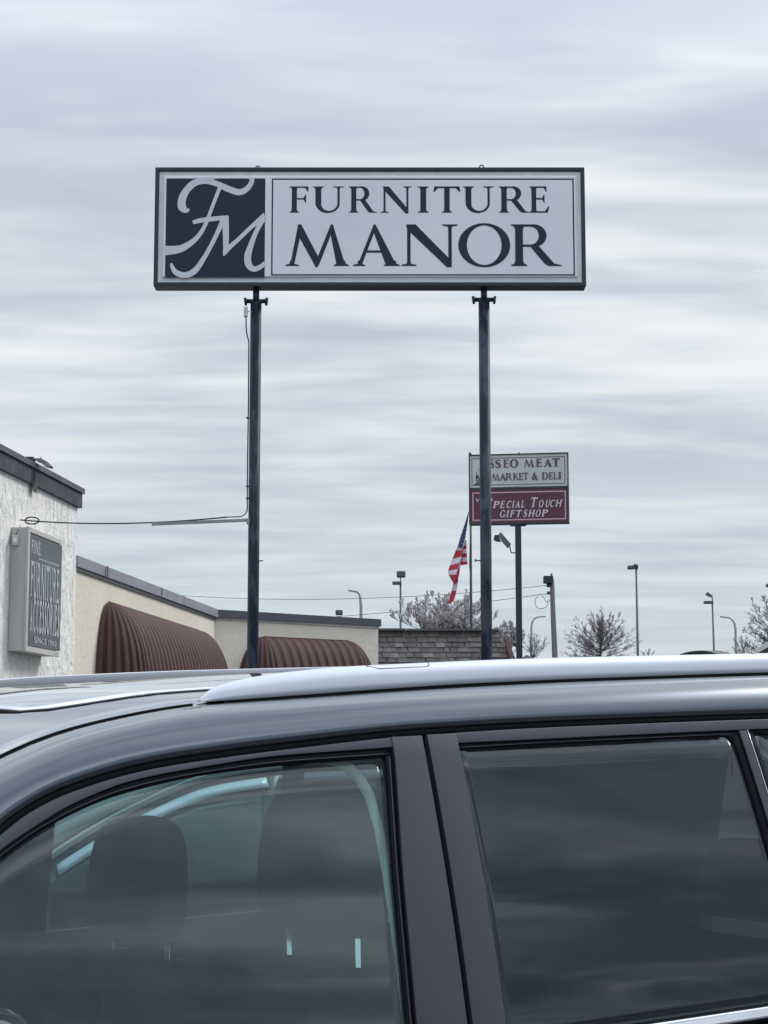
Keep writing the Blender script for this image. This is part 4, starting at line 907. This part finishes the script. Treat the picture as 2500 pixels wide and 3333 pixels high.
    skin('door_skin', 'paint', fdr, [[(u, -.572 - .63 * t) for u in us(.006, 1.16, 20)] for t in us(0, 1, 10)], side, .012, -.02)
    mb = MB(); mb.tube([K(.16, g(-.70) + .03, -.70), K(.18, g(-.70) + .05, -.70), K(.34, g(-.70) + .05, -.70), K(.36, g(-.70) + .03, -.70)], .014, 8); obj('door_handle', mb, 'paint', fdr)
    # ---- rear door
    rdr = skin('rear_door', 'frame_satin', car, [[(u, B_(u) + (EF(u) - B_(u)) * t) for u in us(-.0685, -1.15, 40)] for t in (0, .5, 1)], side, 0, -.012, bevel=.0015)
    skin('pillar_cover', 'pillar_satin', rdr, [[(-.0045 - (.0635 + .010 * max(0, -w)) * t, w) for w in us(B_(-.03) - .0005, -.60, 16)] for t in (0, .5, 1)], side, .0018, -.012, bevel=.001)
    skin('window_seal', 'rubber', rdr, [[(u, EF(u) + .002 + (EG(u) - EF(u) - .004) * t) for u in us(-.069, -.785, 40)] for t in (0, 1)], side, -.006, -.02)
    skin('seal_lip', 'frame_satin', rdr, [[(u, EF(u) - .001 + (EG(u) - EF(u)) * t) for u in us(-.069, -.735, 40)] for t in (.5, .62)], side, -.004, -.008)
    gx = lambda w: -.737 - .105 * (-.03 - w) * 1.0
    grid = []
    for i in range(31):
        t = i / 30; r = []
        for j in range(13):
            s = j / 12; c0_ = max(0, (t - .93) / .07); top = EG(-.4) + .002; w = top + (WB - .01 - top) * s
            r.append((-.066 + (gx(w) + .066) * t, w))
        grid.append(r)
    skin('window_glass', 'privacy' if side > 0 else 'far_glass', rdr, grid, side, -.006, -.010)
    tc_ = EG(-.6); cor_ = []
    for t in us(0, 1, 8):
        a = t * math.pi / 2; bu, bw = gx(tc_) + .040 - .040 * math.sin(a) * 1.0, tc_ - .030 + .030 * math.cos(a)
        cor_.append([(bu, bw), (gx(bw) - .003 if t > .0 else bu, tc_ + .003)])
    skin('window_seal', 'rubber', rdr, cor_, side, -.0048, -.012)
    skin('window_seal', 'rubber', rdr, [[(gx(w) + .018 - .034 * t, w) for w in us(EF(-.7) - .001, -.60, 16)] for t in (.35, 1)], side, -.0045, -.02)
    skin('divider', 'frame_satin', rdr, [[(gx(w) - .014 - .021 * t, w) for w in us(EF(-.7) - .001, -.60, 16)] for t in (0, .5, 1)], side, -.001, -.012, bevel=.001)
    mb = MB(); mb.tube([K(gx(w) - .0365, g(w) - .001, w) for w in us(EF(-.7) - .001, -.60, 16)], .0009, 6); obj('divider_bead', mb, 'chrome', rdr)
    skin('window_seal', 'rubber', rdr, [[(gx(w) - .037 - .016 * t, w) for w in us(EF(-.7) - .001, -.60, 16)] for t in (0, 1)], side, -.0045, -.02)
    skin('quarter_glass', 'privacy', rdr, [[(gx(w) - .050 - (.35 - .0) * t, EG(gx(-.1) - .05 - .35 * t) + (WB - .01 - EG(gx(-.1) - .05 - .35 * t)) * s) for s, w in [(j / 8, -.03 - .52 * j / 8) for j in range(9)]] for t in us(0, 1, 12)], side, -.006, -.010)
    skin('window_seal', 'rubber', rdr, [[(u, EF(u) + .002 + (EG(u) - EF(u) - .004) * t) for u in us(-.79, -1.15, 10)] for t in (0, 1)], side, -.006, -.02)
    skin('belt_moulding', 'chrome', rdr, [[(u, BELT - .021 * t) for u in us(-.0045, -1.15, 30)] for t in (0, .35, .7, 1)], side, .010, -.004, bevel=.003)
    skin('door_skin', 'paint', rdr, [[(u, -.572 - .63 * t) for u in us(-.0045, -1.15, 20)] for t in us(0, 1, 10)], side, .012, -.02)
    mb = MB(); mb.tube([K(-.80, g(-.70) + .03, -.70), K(-.82, g(-.70) + .05, -.70), K(-.98, g(-.70) + .05, -.70), K(-1.0, g(-.70) + .03, -.70)], .014, 8); obj('door_handle', mb, 'paint', rdr)
    skin('belt_seal', 'rubber', car, [[(u, -.5625 - .009 * t) for u in us(-2.2, 1.25, 30)] for t in (0, 1)], side, -.002, -.02)
    # rear quarter behind the doors
    skin('rear_quarter', 'paint', car, [[(u, B_(u) + (-1.25 - B_(u)) * t) for u in us(-1.155, -2.36, 20)] for t in us(0, 1, 14)], side, .004, -.02)
    skin('cargo_window', 'privacy', car, [[(u, EG(u) - .01 + (WB + .02 - EG(u)) * t) for u in us(-1.22, -2.0, 16)] for t in us(0, 1, 6)], side, .008, .005)
    # front wing, sill
    skin('front_wing', 'paint', car, [[(u, (-.50 - .10 * max(0, (u - 1.16) / 1.1)) - .72 * t) for u in us(1.165, 2.15, 16)] for t in us(0, 1, 8)], side, .004, -.02)
    skin('sill', 'rubber', car, [[(u, -1.20 - .12 * t) for u in us(-1.1, 1.1, 8)] for t in (0, 1)], side, -.04, -.10)
    # roof rail
    tip = .3895; mb = MB(); rows = []; SH = 0 if side > 0 else .01; KR = K; K = (lambda u, v, w, KR=KR, SH=SH: KR(u + SH, v, w + (0 if SH == 0 else .004)))
    for u in [tip - .0005, .386, .38, .37, .36] + us(.345, -1.74, 64):
        l, t_ = RL(min(u, .389)), max(RT(u), RL(min(u, .389)) + .0012); h = t_ - l; q = min(1, max(.12, (tip - u) / .12 + .12)) ** .6
        vo, vi = -.131, -.131 - .052 * q
        sec = [(vo, l), (vo - .001, l + h * .25), (vo - .003, l + h * .55), (vo - .008 * q, l + h * .80), (vo - .015 * q, l + h * .94), (vo - .025 * q, t_), (vi + .012 * q, t_ - h * .04), (vi + .003, l + h * .82), (vi, l + h * .5), (vi, l)]
        rows.append([K(u, a, b) for a, b in sec])
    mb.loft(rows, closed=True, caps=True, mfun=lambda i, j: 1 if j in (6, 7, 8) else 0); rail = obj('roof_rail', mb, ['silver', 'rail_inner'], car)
    mb = MB(); mb.slab([[K(u, v, RL(u) + .001) for u in us(.343, -1.72, 50)] for v in (-.1335, -.178)], [[K(u, v, RL(u) - .0065) for u in us(.343, -1.72, 50)] for v in (-.1335, -.178)]); obj('rail_gasket', mb, 'rubber', rail)
    mb = MB(); L_ = [(.035, -.150, RT(.03) - .0005), (.012, -.1405, RT(.01) - .0075), (-.09, -.1405, RT(-.09) - .0078), (-.100, -.1415, RT(-.1) - .006), (-.104, -.150, RT(-.1) - .0005)]
    mb.tube([K(*p) for p in L_], .0008, 5); obj('cap_seam', mb, 'rubber', rail)
    mb = MB(); L_ = [(-.93, -.150, RT(-.93) - .0005), (-.965, -.1405, RT(-.96) - .0075), (-1.08, -.1405, RT(-1.08) - .0078)]
    mb.tube([K(*p) for p in L_], .0008, 5); obj('cap_seam', mb, 'rubber', rail)
    K = KR
    mb = MB(); mb.slab([[K(u, v, DW(u) + .0035 - (.0 if abs(v - VD) < .006 else .004)) for u in us(.40, 1.40, 40)] for v in (VD + .004, VD - .004)], [[K(u, v, DW(u) - .01) for u in us(.40, 1.40, 40)] for v in (VD + .004, VD - .004)]); obj('screen_trim', mb, 'rubber', car)
    # wheels
    for u in (1.28, -1.5):
        for nm, r0, r1, w0, w1, mm in (('wheel', .36, .25, -.02, .20, 'tyre'),):
            cw = lambda a, r, v: K(u + r * math.cos(a), .10 - v, -1.24 + r * math.sin(a))
            mb = MB(); aa = [2 * math.pi * k / 28 for k in range(28)]
            mb.loft([[cw(a, r, v) for a in aa] for r, v in ((.25, .02), (.33, .0), (.36, .03), (.36, .19), (.33, .22), (.25, .20))], closed=True); wh = obj('wheel', mb, 'tyre', car)
            mb = MB()
            for k in range(5):
                a = 2 * math.pi * k / 5; mb.bar(cw(a, .04, .03), cw(a, .25, .025), .06, .02, 0, tuple(n3_))
            mb.loft([[cw(a, r, v) for a in aa] for r, v in ((.26, .02), (.235, .02), (.23, .12), (.26, .12))], closed=True); mb.loft([[cw(a, r, v) for a in aa] for r, v in ((.06, .018), (.06, .05))], closed=True, caps=True); obj('rim', mb, 'silver', wh)
    # mirror
    mb = MB(); rows = []
    for i in range(9):
        ph = math.pi * i / 8; rr_ = max(.02, math.sin(ph)) ; rows.append([K(.872 + .055 * rr_ * math.cos(a) + .02 * (i / 8), .235 + .13 * (-math.cos(ph)), -.432 + .075 * rr_ * math.sin(a)) for a in [2 * math.pi * k / 14 for k in range(14)]])
    mb.loft(rows, closed=True, caps=True); mir = obj('door_mirror', mb, 'paint', car)
    mb = MB(); mb.tube([K(.99, .10, -.50), K(.98, .16, -.47)], .03, 8); obj('mirror_arm', mb, 'frame_satin', mir)
# roof, sunroof, screens
def roofw(u, v):
    e = abs((v - VC) / (VD - VC)); q = min(1, (1 - e) / .045); q = q * q * (3 - 2 * q)
    return DW(u) - .001 + .010 * q + .030 * (1 - e * e) * (1 if u < .7 else max(.5, 1 - (u - .7) * .6))
vs_ = [VC + (VD - VC) * math.sin(R(a)) for a in range(-90, 91, 7)]; vs_[-1] = VD; vs_.append(VD) if abs(vs_[-1] - VD) > 1e-6 else None
vs_ = [VC + (VD - .004 - VC) * e for e in (1, .99, .98, .97, .96, .95, .93, .88, .8, .7, .6, .5, .4, .3, .2, .1, 0, -.1, -.2, -.3, -.4, -.5, -.6, -.7, -.8, -.88, -.93, -.95, -.96, -.97, -.98, -.99, -1)]
def rgrid(ua, ub, n, off=0., vv=vs_): return [[C(u, v, roofw(u, v) + off) for v in vv] for u in us(ua, ub, n)]
mb = MB(); mb.slab(rgrid(-2.2, .83, 56), rgrid(-2.2, .83, 56, -.012)); obj('roof', mb, 'paint_roof_sheen', car)
mb = MB(); mb.slab(rgrid(.838, 1.42, 20), rgrid(.838, 1.42, 20, -.006)); obj('windscreen', mb, 'screen_glass', car)
# glass sunroof with a rounded front
def sroof(off, ins):
    rows = []
    for u in us(-.62 + ins, .618 - ins, 40):
        hw = .535 - ins
        d = (.618 - ins) - u; k = .16
        if d < k: hw -= .09 * (1 - math.sqrt(max(0, 1 - (1 - d / k) ** 2)))
        rows.append([C(u + .028 * (1 - ((v_) ** 2)) * max(0, (u + .0) / .6), VC + hw * v_, roofw(u, VC + hw * v_) + off) for v_ in us(-1, 1, 20)])
    return rows
M['roof_glass'] = paint('sky_mirror_roof_glass', (.72, .75, .78), .85, .03, 0)  # pale metal base: the glass's bright sky reflection is put into the material
mb = MB(); mb.slab(sroof(.0010, 0), sroof(-.004, 0)); so_ = obj('sunroof_seal', mb, 'rubber', car)
mb = MB(); mb.slab(sroof(.0030, .007), sroof(-.002, .007)); obj('sunroof', mb, 'roof_glass', car)
mb = MB(); mb.slab([[C(u, v, roofw(u, v) - .03) for v in vs_] for u in us(-2.1, .60, 20)], [[C(u, v, roofw(u, v) - .034) for v in vs_] for u in us(-2.1, .60, 20)]); obj('headliner', mb, 'headliner', car)
mb = MB(); mb.slab([[C(-2.2 - .26 * t, VC + (.55 + .12 * t) * v_, DW(-2.2) + .03 - .62 * t) for v_ in us(-1, 1, 10)] for t in us(0, 1, 6)], [[C(-2.19 - .26 * t, VC + (.55 + .12 * t) * v_, DW(-2.2) + .03 - .62 * t) for v_ in us(-1, 1, 10)] for t in us(0, 1, 6)]); obj('rear_window', mb, 'privacy', car)
mb = MB(); mb.slab([[C(-2.46 - .03 * t, VC + .78 * v_, -.56 - .75 * t) for v_ in us(-1, 1, 8)] for t in us(0, 1, 6)], [[C(-2.44 - .03 * t, VC + .78 * v_, -.56 - .75 * t) for v_ in us(-1, 1, 8)] for t in us(0, 1, 6)]); obj('tailgate', mb, 'paint', car)
mb = MB(); mb.slab([[C(u, VC + .80 * v_, -.40 - .13 * ((u - 1.4) / .85) ** 1.5 - .05 * v_ ** 2) for v_ in us(-1, 1, 12)] for u in us(1.4, 2.25, 12)], [[C(u, VC + .80 * v_, -.42 - .13 * ((u - 1.4) / .85) ** 1.5 - .05 * v_ ** 2) for v_ in us(-1, 1, 12)] for u in us(1.4, 2.25, 12)]); obj('bonnet', mb, 'paint', car)
mb = MB(); mb.slab([[C(2.2 + .07 * math.sin(math.pi * t) - .12 * v_ ** 2, VC + .83 * v_, -.56 - .70 * t) for v_ in us(-1, 1, 12)] for t in us(0, 1, 8)], [[C(2.16 + .07 * math.sin(math.pi * t) - .12 * v_ ** 2, VC + .83 * v_, -.56 - .70 * t) for v_ in us(-1, 1, 12)] for t in us(0, 1, 8)]); obj('front_bumper', mb, 'paint', car)
mb = MB(); mb.hull8([C(u, v, w) for u in (-2.3, 1.3) for v in (VC - .74, VC + .74) for w in (-1.26, -1.22)]); obj('floor', mb, 'interior_mid', car)
# cabin
def rbox(u0, u1, v0, v1, w0, w1, lean=0, taper=1.0, n=2):
    mb = MB(); mu, mv = (u0 + u1) / 2, (v0 + v1) / 2
    vs = []
    for u in (u0, u1):
        for v in (v0, v1):
            for w in (w0, w1):
                t = (w - w0) / (w1 - w0); k = 1 + (taper - 1) * t
                vs.append(C(mu + (u - mu) * (1 + (taper - 1) * t * .5) - lean * t, mv + (v - mv) * k, w))
    mb.hull8(vs); return mb
def seat(uc, vc, wh, post, label_h):
    s = obj('front_seat', rbox(uc - .10, uc + .10, vc - .27, vc + .27, -1.05, wh - .345, .12, .80), 'interior', car, sub=3, bevel=.05)
    obj('cushion', rbox(uc + .0, uc + .52, vc - .26, vc + .26, -1.15, -.98), 'interior', s, sub=2, bevel=.04)
    mb = MB(); pr = []
    sec = [(-.5, -.62), (-.46, -.85), (-.2, -1.0), (.2, -1.0), (.46, -.85), (.5, -.62), (.5, .1), (.46, .62), (.36, .88), (.15, 1.0), (-.15, 1.0), (-.36, .88), (-.46, .62), (-.5, .1)]
    rows = []
    for q, sc_ in ((-1, .74), (-.92, .90), (-.6, .985), (0, 1), (.6, .985), (.92, .90), (1, .74)):
        rows.append([C(uc + q * .058 + .022 * (.5 - b * .5), vc + a * .275 * (.5 + .5 * sc_) * (1 - .10 * max(0, b)), wh - .20 + b * .138 * (.35 + .65 * sc_)) for a, b in sec])
    mb.loft(rows, closed=True, caps=True); obj('headrest', mb, 'interior', s, sub=1)
    for dv in (-.115, .115):
        fn = (n3_ * .80 + f2_ * .45 + u3_ * .28).normalized(); sx_ = fn.cross(u3_).normalized(); ht = sx_.cross(fn).normalized(); l_ = (.055 if post == 0 else .030)
        p0 = C(uc + .005, vc + dv, wh - (.405 if post == 0 else .366)); mb = MB(); mb.hull8([p0 + sx_ * a_ * .0055 + ht * b_ * l_ - fn * c_ for a_ in (-1, 1) for b_ in (0, 1) for c_ in (0, .008)]); obj('headrest_post', mb, 'post_chrome', s, bevel=.0008)
        mb = MB(); mb.tube([C(uc - .01, vc + dv, wh - .425 - post), C(uc - .01, vc + dv, wh - .412 - post)], .02, 10); obj('post_collar', mb, 'interior_mid', s)
seat(.042, -.295, -.03, .0, 0)
seat(.082, -.93, -.118, -.046, 0)
mb = rbox(-1.02, -.82, VC - .62, VC + .62, -1.0, -.50, .15, .95); rb_ = obj('rear_bench', mb, 'interior', car, sub=2, bevel=.05)
for vc_ in (-.35, -1.13): obj('headrest', rbox(-1.14, -1.04, vc_ - .13, vc_ + .13, -.46, -.28, .03, .85), 'interior', rb_, sub=2, bevel=.03)
mb = rbox(1.0, 1.35, VC - .72, VC + .72, -.85, -.48, .1, .98); obj('dashboard', mb, 'interior_mid', car, sub=1, bevel=.03)
mb = MB(); ctr = Vector((.80, -.40, -.62)); mb.tube([C(ctr.x - .06 * math.sin(a), ctr.y + .19 * math.cos(a), ctr.z + .18 * math.sin(a)) for a in [k * math.pi / 14 for k in range(29)]], .015, 8); obj('steering_wheel', mb, 'interior_mid', car)
for side in (1, -1):
    K = CS(side)
    mb = MB(); mb.slab([[K(u, g(-.55) - .05 - .01 * math.sin(math.pi * t), (-.555 if side > 0 else -.525) - .6 * t) for u in us(-1.1, 1.15, 10)] for t in us(0, 1, 5)], [[K(u, g(-.55) - .03, (-.555 if side > 0 else -.525) - .6 * t) for u in us(-1.1, 1.15, 10)] for t in us(0, 1, 5)]); obj('door_trim', mb, 'interior_mid', car)
    mb = MB(); P = [(.205, -.030), (.150, -.0475), (.125, -.075), (.112, -.105), (.104, -.165), (.101, -.24), (.099, -.33), (.0985, -.42), (.098, -.60)]; Wd = [.014, .022, .025, .024, .024, .025, .027, .029, .031]
    mb.slab([[K(u - a * wd * .62, g(w) - .045 + a * wd * .35, w + a * wd * (.7 if i < 2 else .3 if i < 4 else 0)) for i, ((u, w), wd) in enumerate(zip(P, Wd))] for a in (-.5, .5)], [[K(u - a * wd * .62 - .001, g(w) - .047 + a * wd * .35, w + a * wd * (.7 if i < 2 else .3 if i < 4 else 0)) for i, ((u, w), wd) in enumerate(zip(P, Wd))] for a in (-.5, .5)]); obj('seat_belt', mb, 'belt', car)
    skin('pillar_trim', 'interior_mid', car, [[(.075 - .15 * t, w) for w in us(-.02, -.6, 8)] for t in (0, 1)], side, -.024, -.04)

# ------------------------------------------------------------------ dark car parked beyond, seen through the windows
nb = thing('parked_car', 'black parked car with pale window visors seen through the windows of the grey suv', 'car', CN(-1, -3.75, -1.5))
NV = -2.9; NC = -3.75
TOPN = curve([(-2.6, -.36), (-2.38, -.305), (-2.2, -.265), (-1.95, -.228), (-1.6, -.212), (-1.32, -.210), (-1.12, -.218), (-.90, -.238), (-.58, -.335), (-.32, -.450), (-.1, -.58)])
def nside(side): return (lambda u, v, w: CN(u, v, w)) if side > 0 else (lambda u, v, w: CN(u, 2 * NC - v, w))
gn = lambda w: -.30 * (w + .24)
mb = MB(); rows = []
for u in us(-2.75, .0, 40):
    t = TOPN(u); r = []
    for s in us(1, -1, 16): r.append(CN(u, NC + s * (NV - NC - .03), t + .035 + .06 * (1 - s ** 2)))
    rows.append(r)
mb.slab(rows, [[p - u3_ * .02 for p in r] for r in rows]); obj('roof', mb, 'paint_nbr', nb)
for side in (1, -1):
    K = nside(side)
    mb = MB(); mb.slab([[K(u, NV + gn(TOPN(u) + o) + .002, TOPN(u) + o) for u in us(-2.6, -.1, 50)] for o in (.036, .0)], [[K(u, NV + gn(TOPN(u) + o) - .03, TOPN(u) + o) for u in us(-2.6, -.1, 50)] for o in (.036, .0)]); obj('window_frame', mb, 'paint_nbr', nb)
    for a, b in ((-.30, -1.10), (-1.16, -2.42)):
        mb = MB(); mb.slab([[K(u, NV + gn(TOPN(u) - o) + .004 + .022 * (o / .04), TOPN(u) - o) for u in us(a, b, 30)] for o in (.004, .036)], [[K(u, NV + gn(TOPN(u) - o) + .0 + .022 * (o / .04), TOPN(u) - o - .002) for u in us(a, b, 30)] for o in (.004, .036)]); obj('window_visor', mb, 'silver', nb)
        wl_ = lambda u, t: TOPN(u) - .005 + (-.80 - TOPN(u)) * t
        mb = MB(); mb.slab([[K(u, NV + gn(wl_(u, t)) - .004, wl_(u, t)) for u in us(a + .05, b - .05, 24)] for t in us(0, 1, 6)], [[K(u, NV + gn(wl_(u, t)) - .008, wl_(u, t)) for u in us(a + .05, b - .05, 24)] for t in us(0, 1, 6)]); obj('window_glass', mb, 'privacy', nb)
    mb = MB(); mb.slab([[K(-1.13 + d + .10 * t, NV + gn(-.22 - .58 * t) + .004, -.22 - .58 * t) for t in us(0, 1, 8)] for d in (-.035, .035)], [[K(-1.13 + d + .10 * t, NV + gn(-.22 - .58 * t) - .02, -.22 - .58 * t) for t in us(0, 1, 8)] for d in (-.035, .035)]); obj('door_pillar', mb, 'frame_satin', nb)
    mb = MB(); mb.slab([[K(u, NV + .17 + .05 * math.sin(math.pi * t) - .10 * ((u + 1.2) / 2.3) ** 4, -.78 - .62 * t) for u in us(-3.4, 1.1, 24)] for t in us(0, 1, 8)], [[K(u, NV + .13, -.78 - .62 * t) for u in us(-3.4, 1.1, 24)] for t in us(0, 1, 8)]); obj('body_side', mb, 'paint_nbr', nb)
    for u in (.35, -2.5):
        aa = [2 * math.pi * k / 24 for k in range(24)]; cw = lambda a, r, v: K(u + r * math.cos(a), NV + .20 - v, -1.25 + r * math.sin(a))
        mb = MB(); mb.loft([[cw(a, r, v) for a in aa] for r, v in ((.20, .0), (.33, .0), (.33, .2), (.20, .2))], closed=True); wh = obj('wheel', mb, 'tyre', nb)
        mb = MB(); mb.loft([[cw(a, r, v) for a in aa] for r, v in ((.05, .015), (.2, .02), (.2, .1))], closed=True); obj('rim', mb, 'silver', wh)
mb = MB(); mb.slab([[CN(u, NC + .98 * s, -.78 - .10 * max(0, (u - .1)) ** 1.5 + .02 * (1 - s * s)) for s in us(-1, 1, 10)] for u in us(-.15, 1.1, 10)], [[CN(u, NC + .98 * s, -.80 - .10 * max(0, (u - .1)) ** 1.5) for s in us(-1, 1, 10)] for u in us(-.15, 1.1, 10)]); obj('bonnet', mb, 'paint_nbr', nb)
mb = MB(); mb.slab([[CN(u, NC + .98 * s, -.72 + .02 * (1 - s * s)) for s in us(-1, 1, 10)] for u in us(-3.4, -2.7, 6)], [[CN(u, NC + .98 * s, -.75) for s in us(-1, 1, 10)] for u in us(-3.4, -2.7, 6)]); obj('boot_lid', mb, 'paint_nbr', nb)
for ua, ub_, nm in ((1.1, 1.13, 'front_bumper'), (-3.43, -3.4, 'rear_bumper')):
    mb = MB(); mb.hull8([CN(u, v, w) for u in (ua, ub_) for v in (NC - .97, NC + .97) for w in (-1.38, -.82)]); obj(nm, mb, 'paint_nbr', nb, bevel=.01)
mb = MB(); mb.hull8([CN(u, v, w) for u in (-3.3, 1.0) for v in (NC - .85, NC + .85) for w in (-1.3, -1.26)]); obj('floor', mb, 'interior_mid', nb)
for vq in (-.4, .4): 
    mb = rbox(-1.7, -1.5, NC + vq - .25, NC + vq + .25, -1.1, -.52, .12, .8); obj('seat', mb, 'interior', nb, sub=2, bevel=.05)
#ENDCAR#
# ------------------------------------------------------------------ sky and light
BROT = 86
SUN_AZ, SUN_EL = R(55), R(42)      # azimuth from +Y towards +X
w = bpy.data.worlds.new('World'); scene.world = w; w.use_nodes = True; N = w.node_tree.nodes; L = w.node_tree.links
bg = N['Background']
tc = N.new('ShaderNodeTexCoord'); sp = N.new('ShaderNodeSeparateXYZ'); L.new(tc.outputs['Generated'], sp.inputs[0])
def mth(op, a, b=None, c=None):
    n = N.new('ShaderNodeMath'); n.operation = op
    for i, v in enumerate((a, b, c)):
        if v is None: continue
        if isinstance(v, (int, float)): n.inputs[i].default_value = v
        else: L.new(v, n.inputs[i])
    return n.outputs[0]
z = mth('MAXIMUM', sp.outputs['Z'], 0.0); zz = mth('ADD', z, .075)
px_ = mth('DIVIDE', sp.outputs['X'], zz); py_ = mth('DIVIDE', sp.outputs['Y'], zz)
cmb = N.new('ShaderNodeCombineXYZ'); L.new(px_, cmb.inputs[0]); L.new(py_, cmb.inputs[1])
def cl(scale, rot, s, det, ro, dist, off=(0, 0, 0)):
    mp = N.new('ShaderNodeMapping'); mp.inputs['Scale'].default_value = scale; mp.inputs['Rotation'].default_value = (0, 0, rot); mp.inputs['Location'].default_value = off
    L.new(cmb.outputs[0], mp.inputs['Vector']); return noise(N, L, mp.outputs['Vector'], s, det, ro, dist)
n1 = cl((.7, 1.0, 1), R(4), .95, 3, .5, .3, (3.1, 1.7, 0))
n2 = cl((.9, 1.5, 1), R(-4), 1.4, 3, .5, .35, (7.3, 2.2, 0))
n3 = cl((.85, 2.5, 1), R(3), 2.0, 3, .5, .3, (1.3, 9.1, 0))
s_ = mth('MULTIPLY_ADD', n2, .40, mth('MULTIPLY', n1, .30)); s_ = mth('MULTIPLY_ADD', n3, .30, s_)
br = ramp(N, L, z, [(.30, (.0, .0, .0)), (.80, (1, 1, 1))])
hi_ = ramp(N, L, z, [(.42, (.0, .0, .0)), (.55, (1, 1, 1))])
s_ = mth('MULTIPLY_ADD', mth('SUBTRACT', s_, .51), mth('MULTIPLY_ADD', hi_, 1.0, 1.5), .505)
cloud = ramp(N, L, s_, [(.36, (.54, .60, .71)), (.45, (.63, .70, .79)), (.51, (.73, .79, .86)), (.58, (.86, .89, .915)), (.68, (.97, .975, .98))])
hz = ramp(N, L, z, [(.03, (1, 1, 1)), (.24, (0, 0, 0))])
mh = N.new('ShaderNodeMixRGB'); L.new(mth('MULTIPLY', hz, .85), mh.inputs['Fac']); L.new(cloud, mh.inputs['Color1']); mh.inputs['Color2'].default_value = (.60, .685, .755, 1)
bm_ = mth('MULTIPLY_ADD', br, 1.15, 1.0)
n4 = cl((.8, 2.6, 1), R(BROT), .85, 4, .5, .8, (4.4, 6.1, 0))
dark = ramp(N, L, n4, [(.36, (.37, .45, .58)), (.47, (.54, .63, .76)), (.56, (.84, .92, 1.02)), (.66, (1.38, 1.44, 1.5))])
bkm = ramp(N, L, mth('MULTIPLY_ADD', sp.outputs['Y'], .5, .5), [(.28, (1, 1, 1)), (.56, (0, 0, 0))])
mb_ = N.new('ShaderNodeMixRGB'); L.new(bkm, mb_.inputs['Fac']); L.new(mh.outputs['Color'], mb_.inputs['Color1']); L.new(dark, mb_.inputs['Color2']); mh = mb_
sc = N.new('ShaderNodeVectorMath'); sc.operation = 'SCALE'; L.new(mh.outputs['Color'], sc.inputs[0]); L.new(bm_, sc.inputs['Scale'])
sky = N.new('ShaderNodeTexSky'); sky.sky_type = 'NISHITA'; sky.sun_disc = False; sky.sun_elevation = SUN_EL; sky.sun_rotation = SUN_AZ
ss = N.new('ShaderNodeVectorMath'); ss.operation = 'SCALE'; L.new(sky.outputs['Color'], ss.inputs[0]); ss.inputs['Scale'].default_value = .05
mx = N.new('ShaderNodeMixRGB'); mx.inputs['Fac'].default_value = .93; L.new(ss.outputs[0], mx.inputs['Color1']); L.new(sc.outputs[0], mx.inputs['Color2'])
L.new(mx.outputs['Color'], bg.inputs['Color']); bg.inputs['Strength'].default_value = 1.0
ld = bpy.data.lights.new('sun', 'SUN'); ld.energy = 2.0; ld.angle = R(16); ld.color = (1, .96, .90)
lo = bpy.data.objects.new('sun', ld); col.objects.link(lo)
sd = Vector((math.sin(SUN_AZ) * math.cos(SUN_EL), math.cos(SUN_AZ) * math.cos(SUN_EL), math.sin(SUN_EL)))
lo.rotation_euler = sd.to_track_quat('Z', 'Y').to_euler()
scene.view_settings.view_transform = 'Standard'; scene.view_settings.look = 'None'; scene.view_settings.gamma = 1; scene.view_settings.exposure = 0
scene.render.engine = 'CYCLES'; scene.cycles.transparent_max_bounces = 16; scene.cycles.max_bounces = 10
scene.render.resolution_x = 768; scene.render.resolution_y = 1024
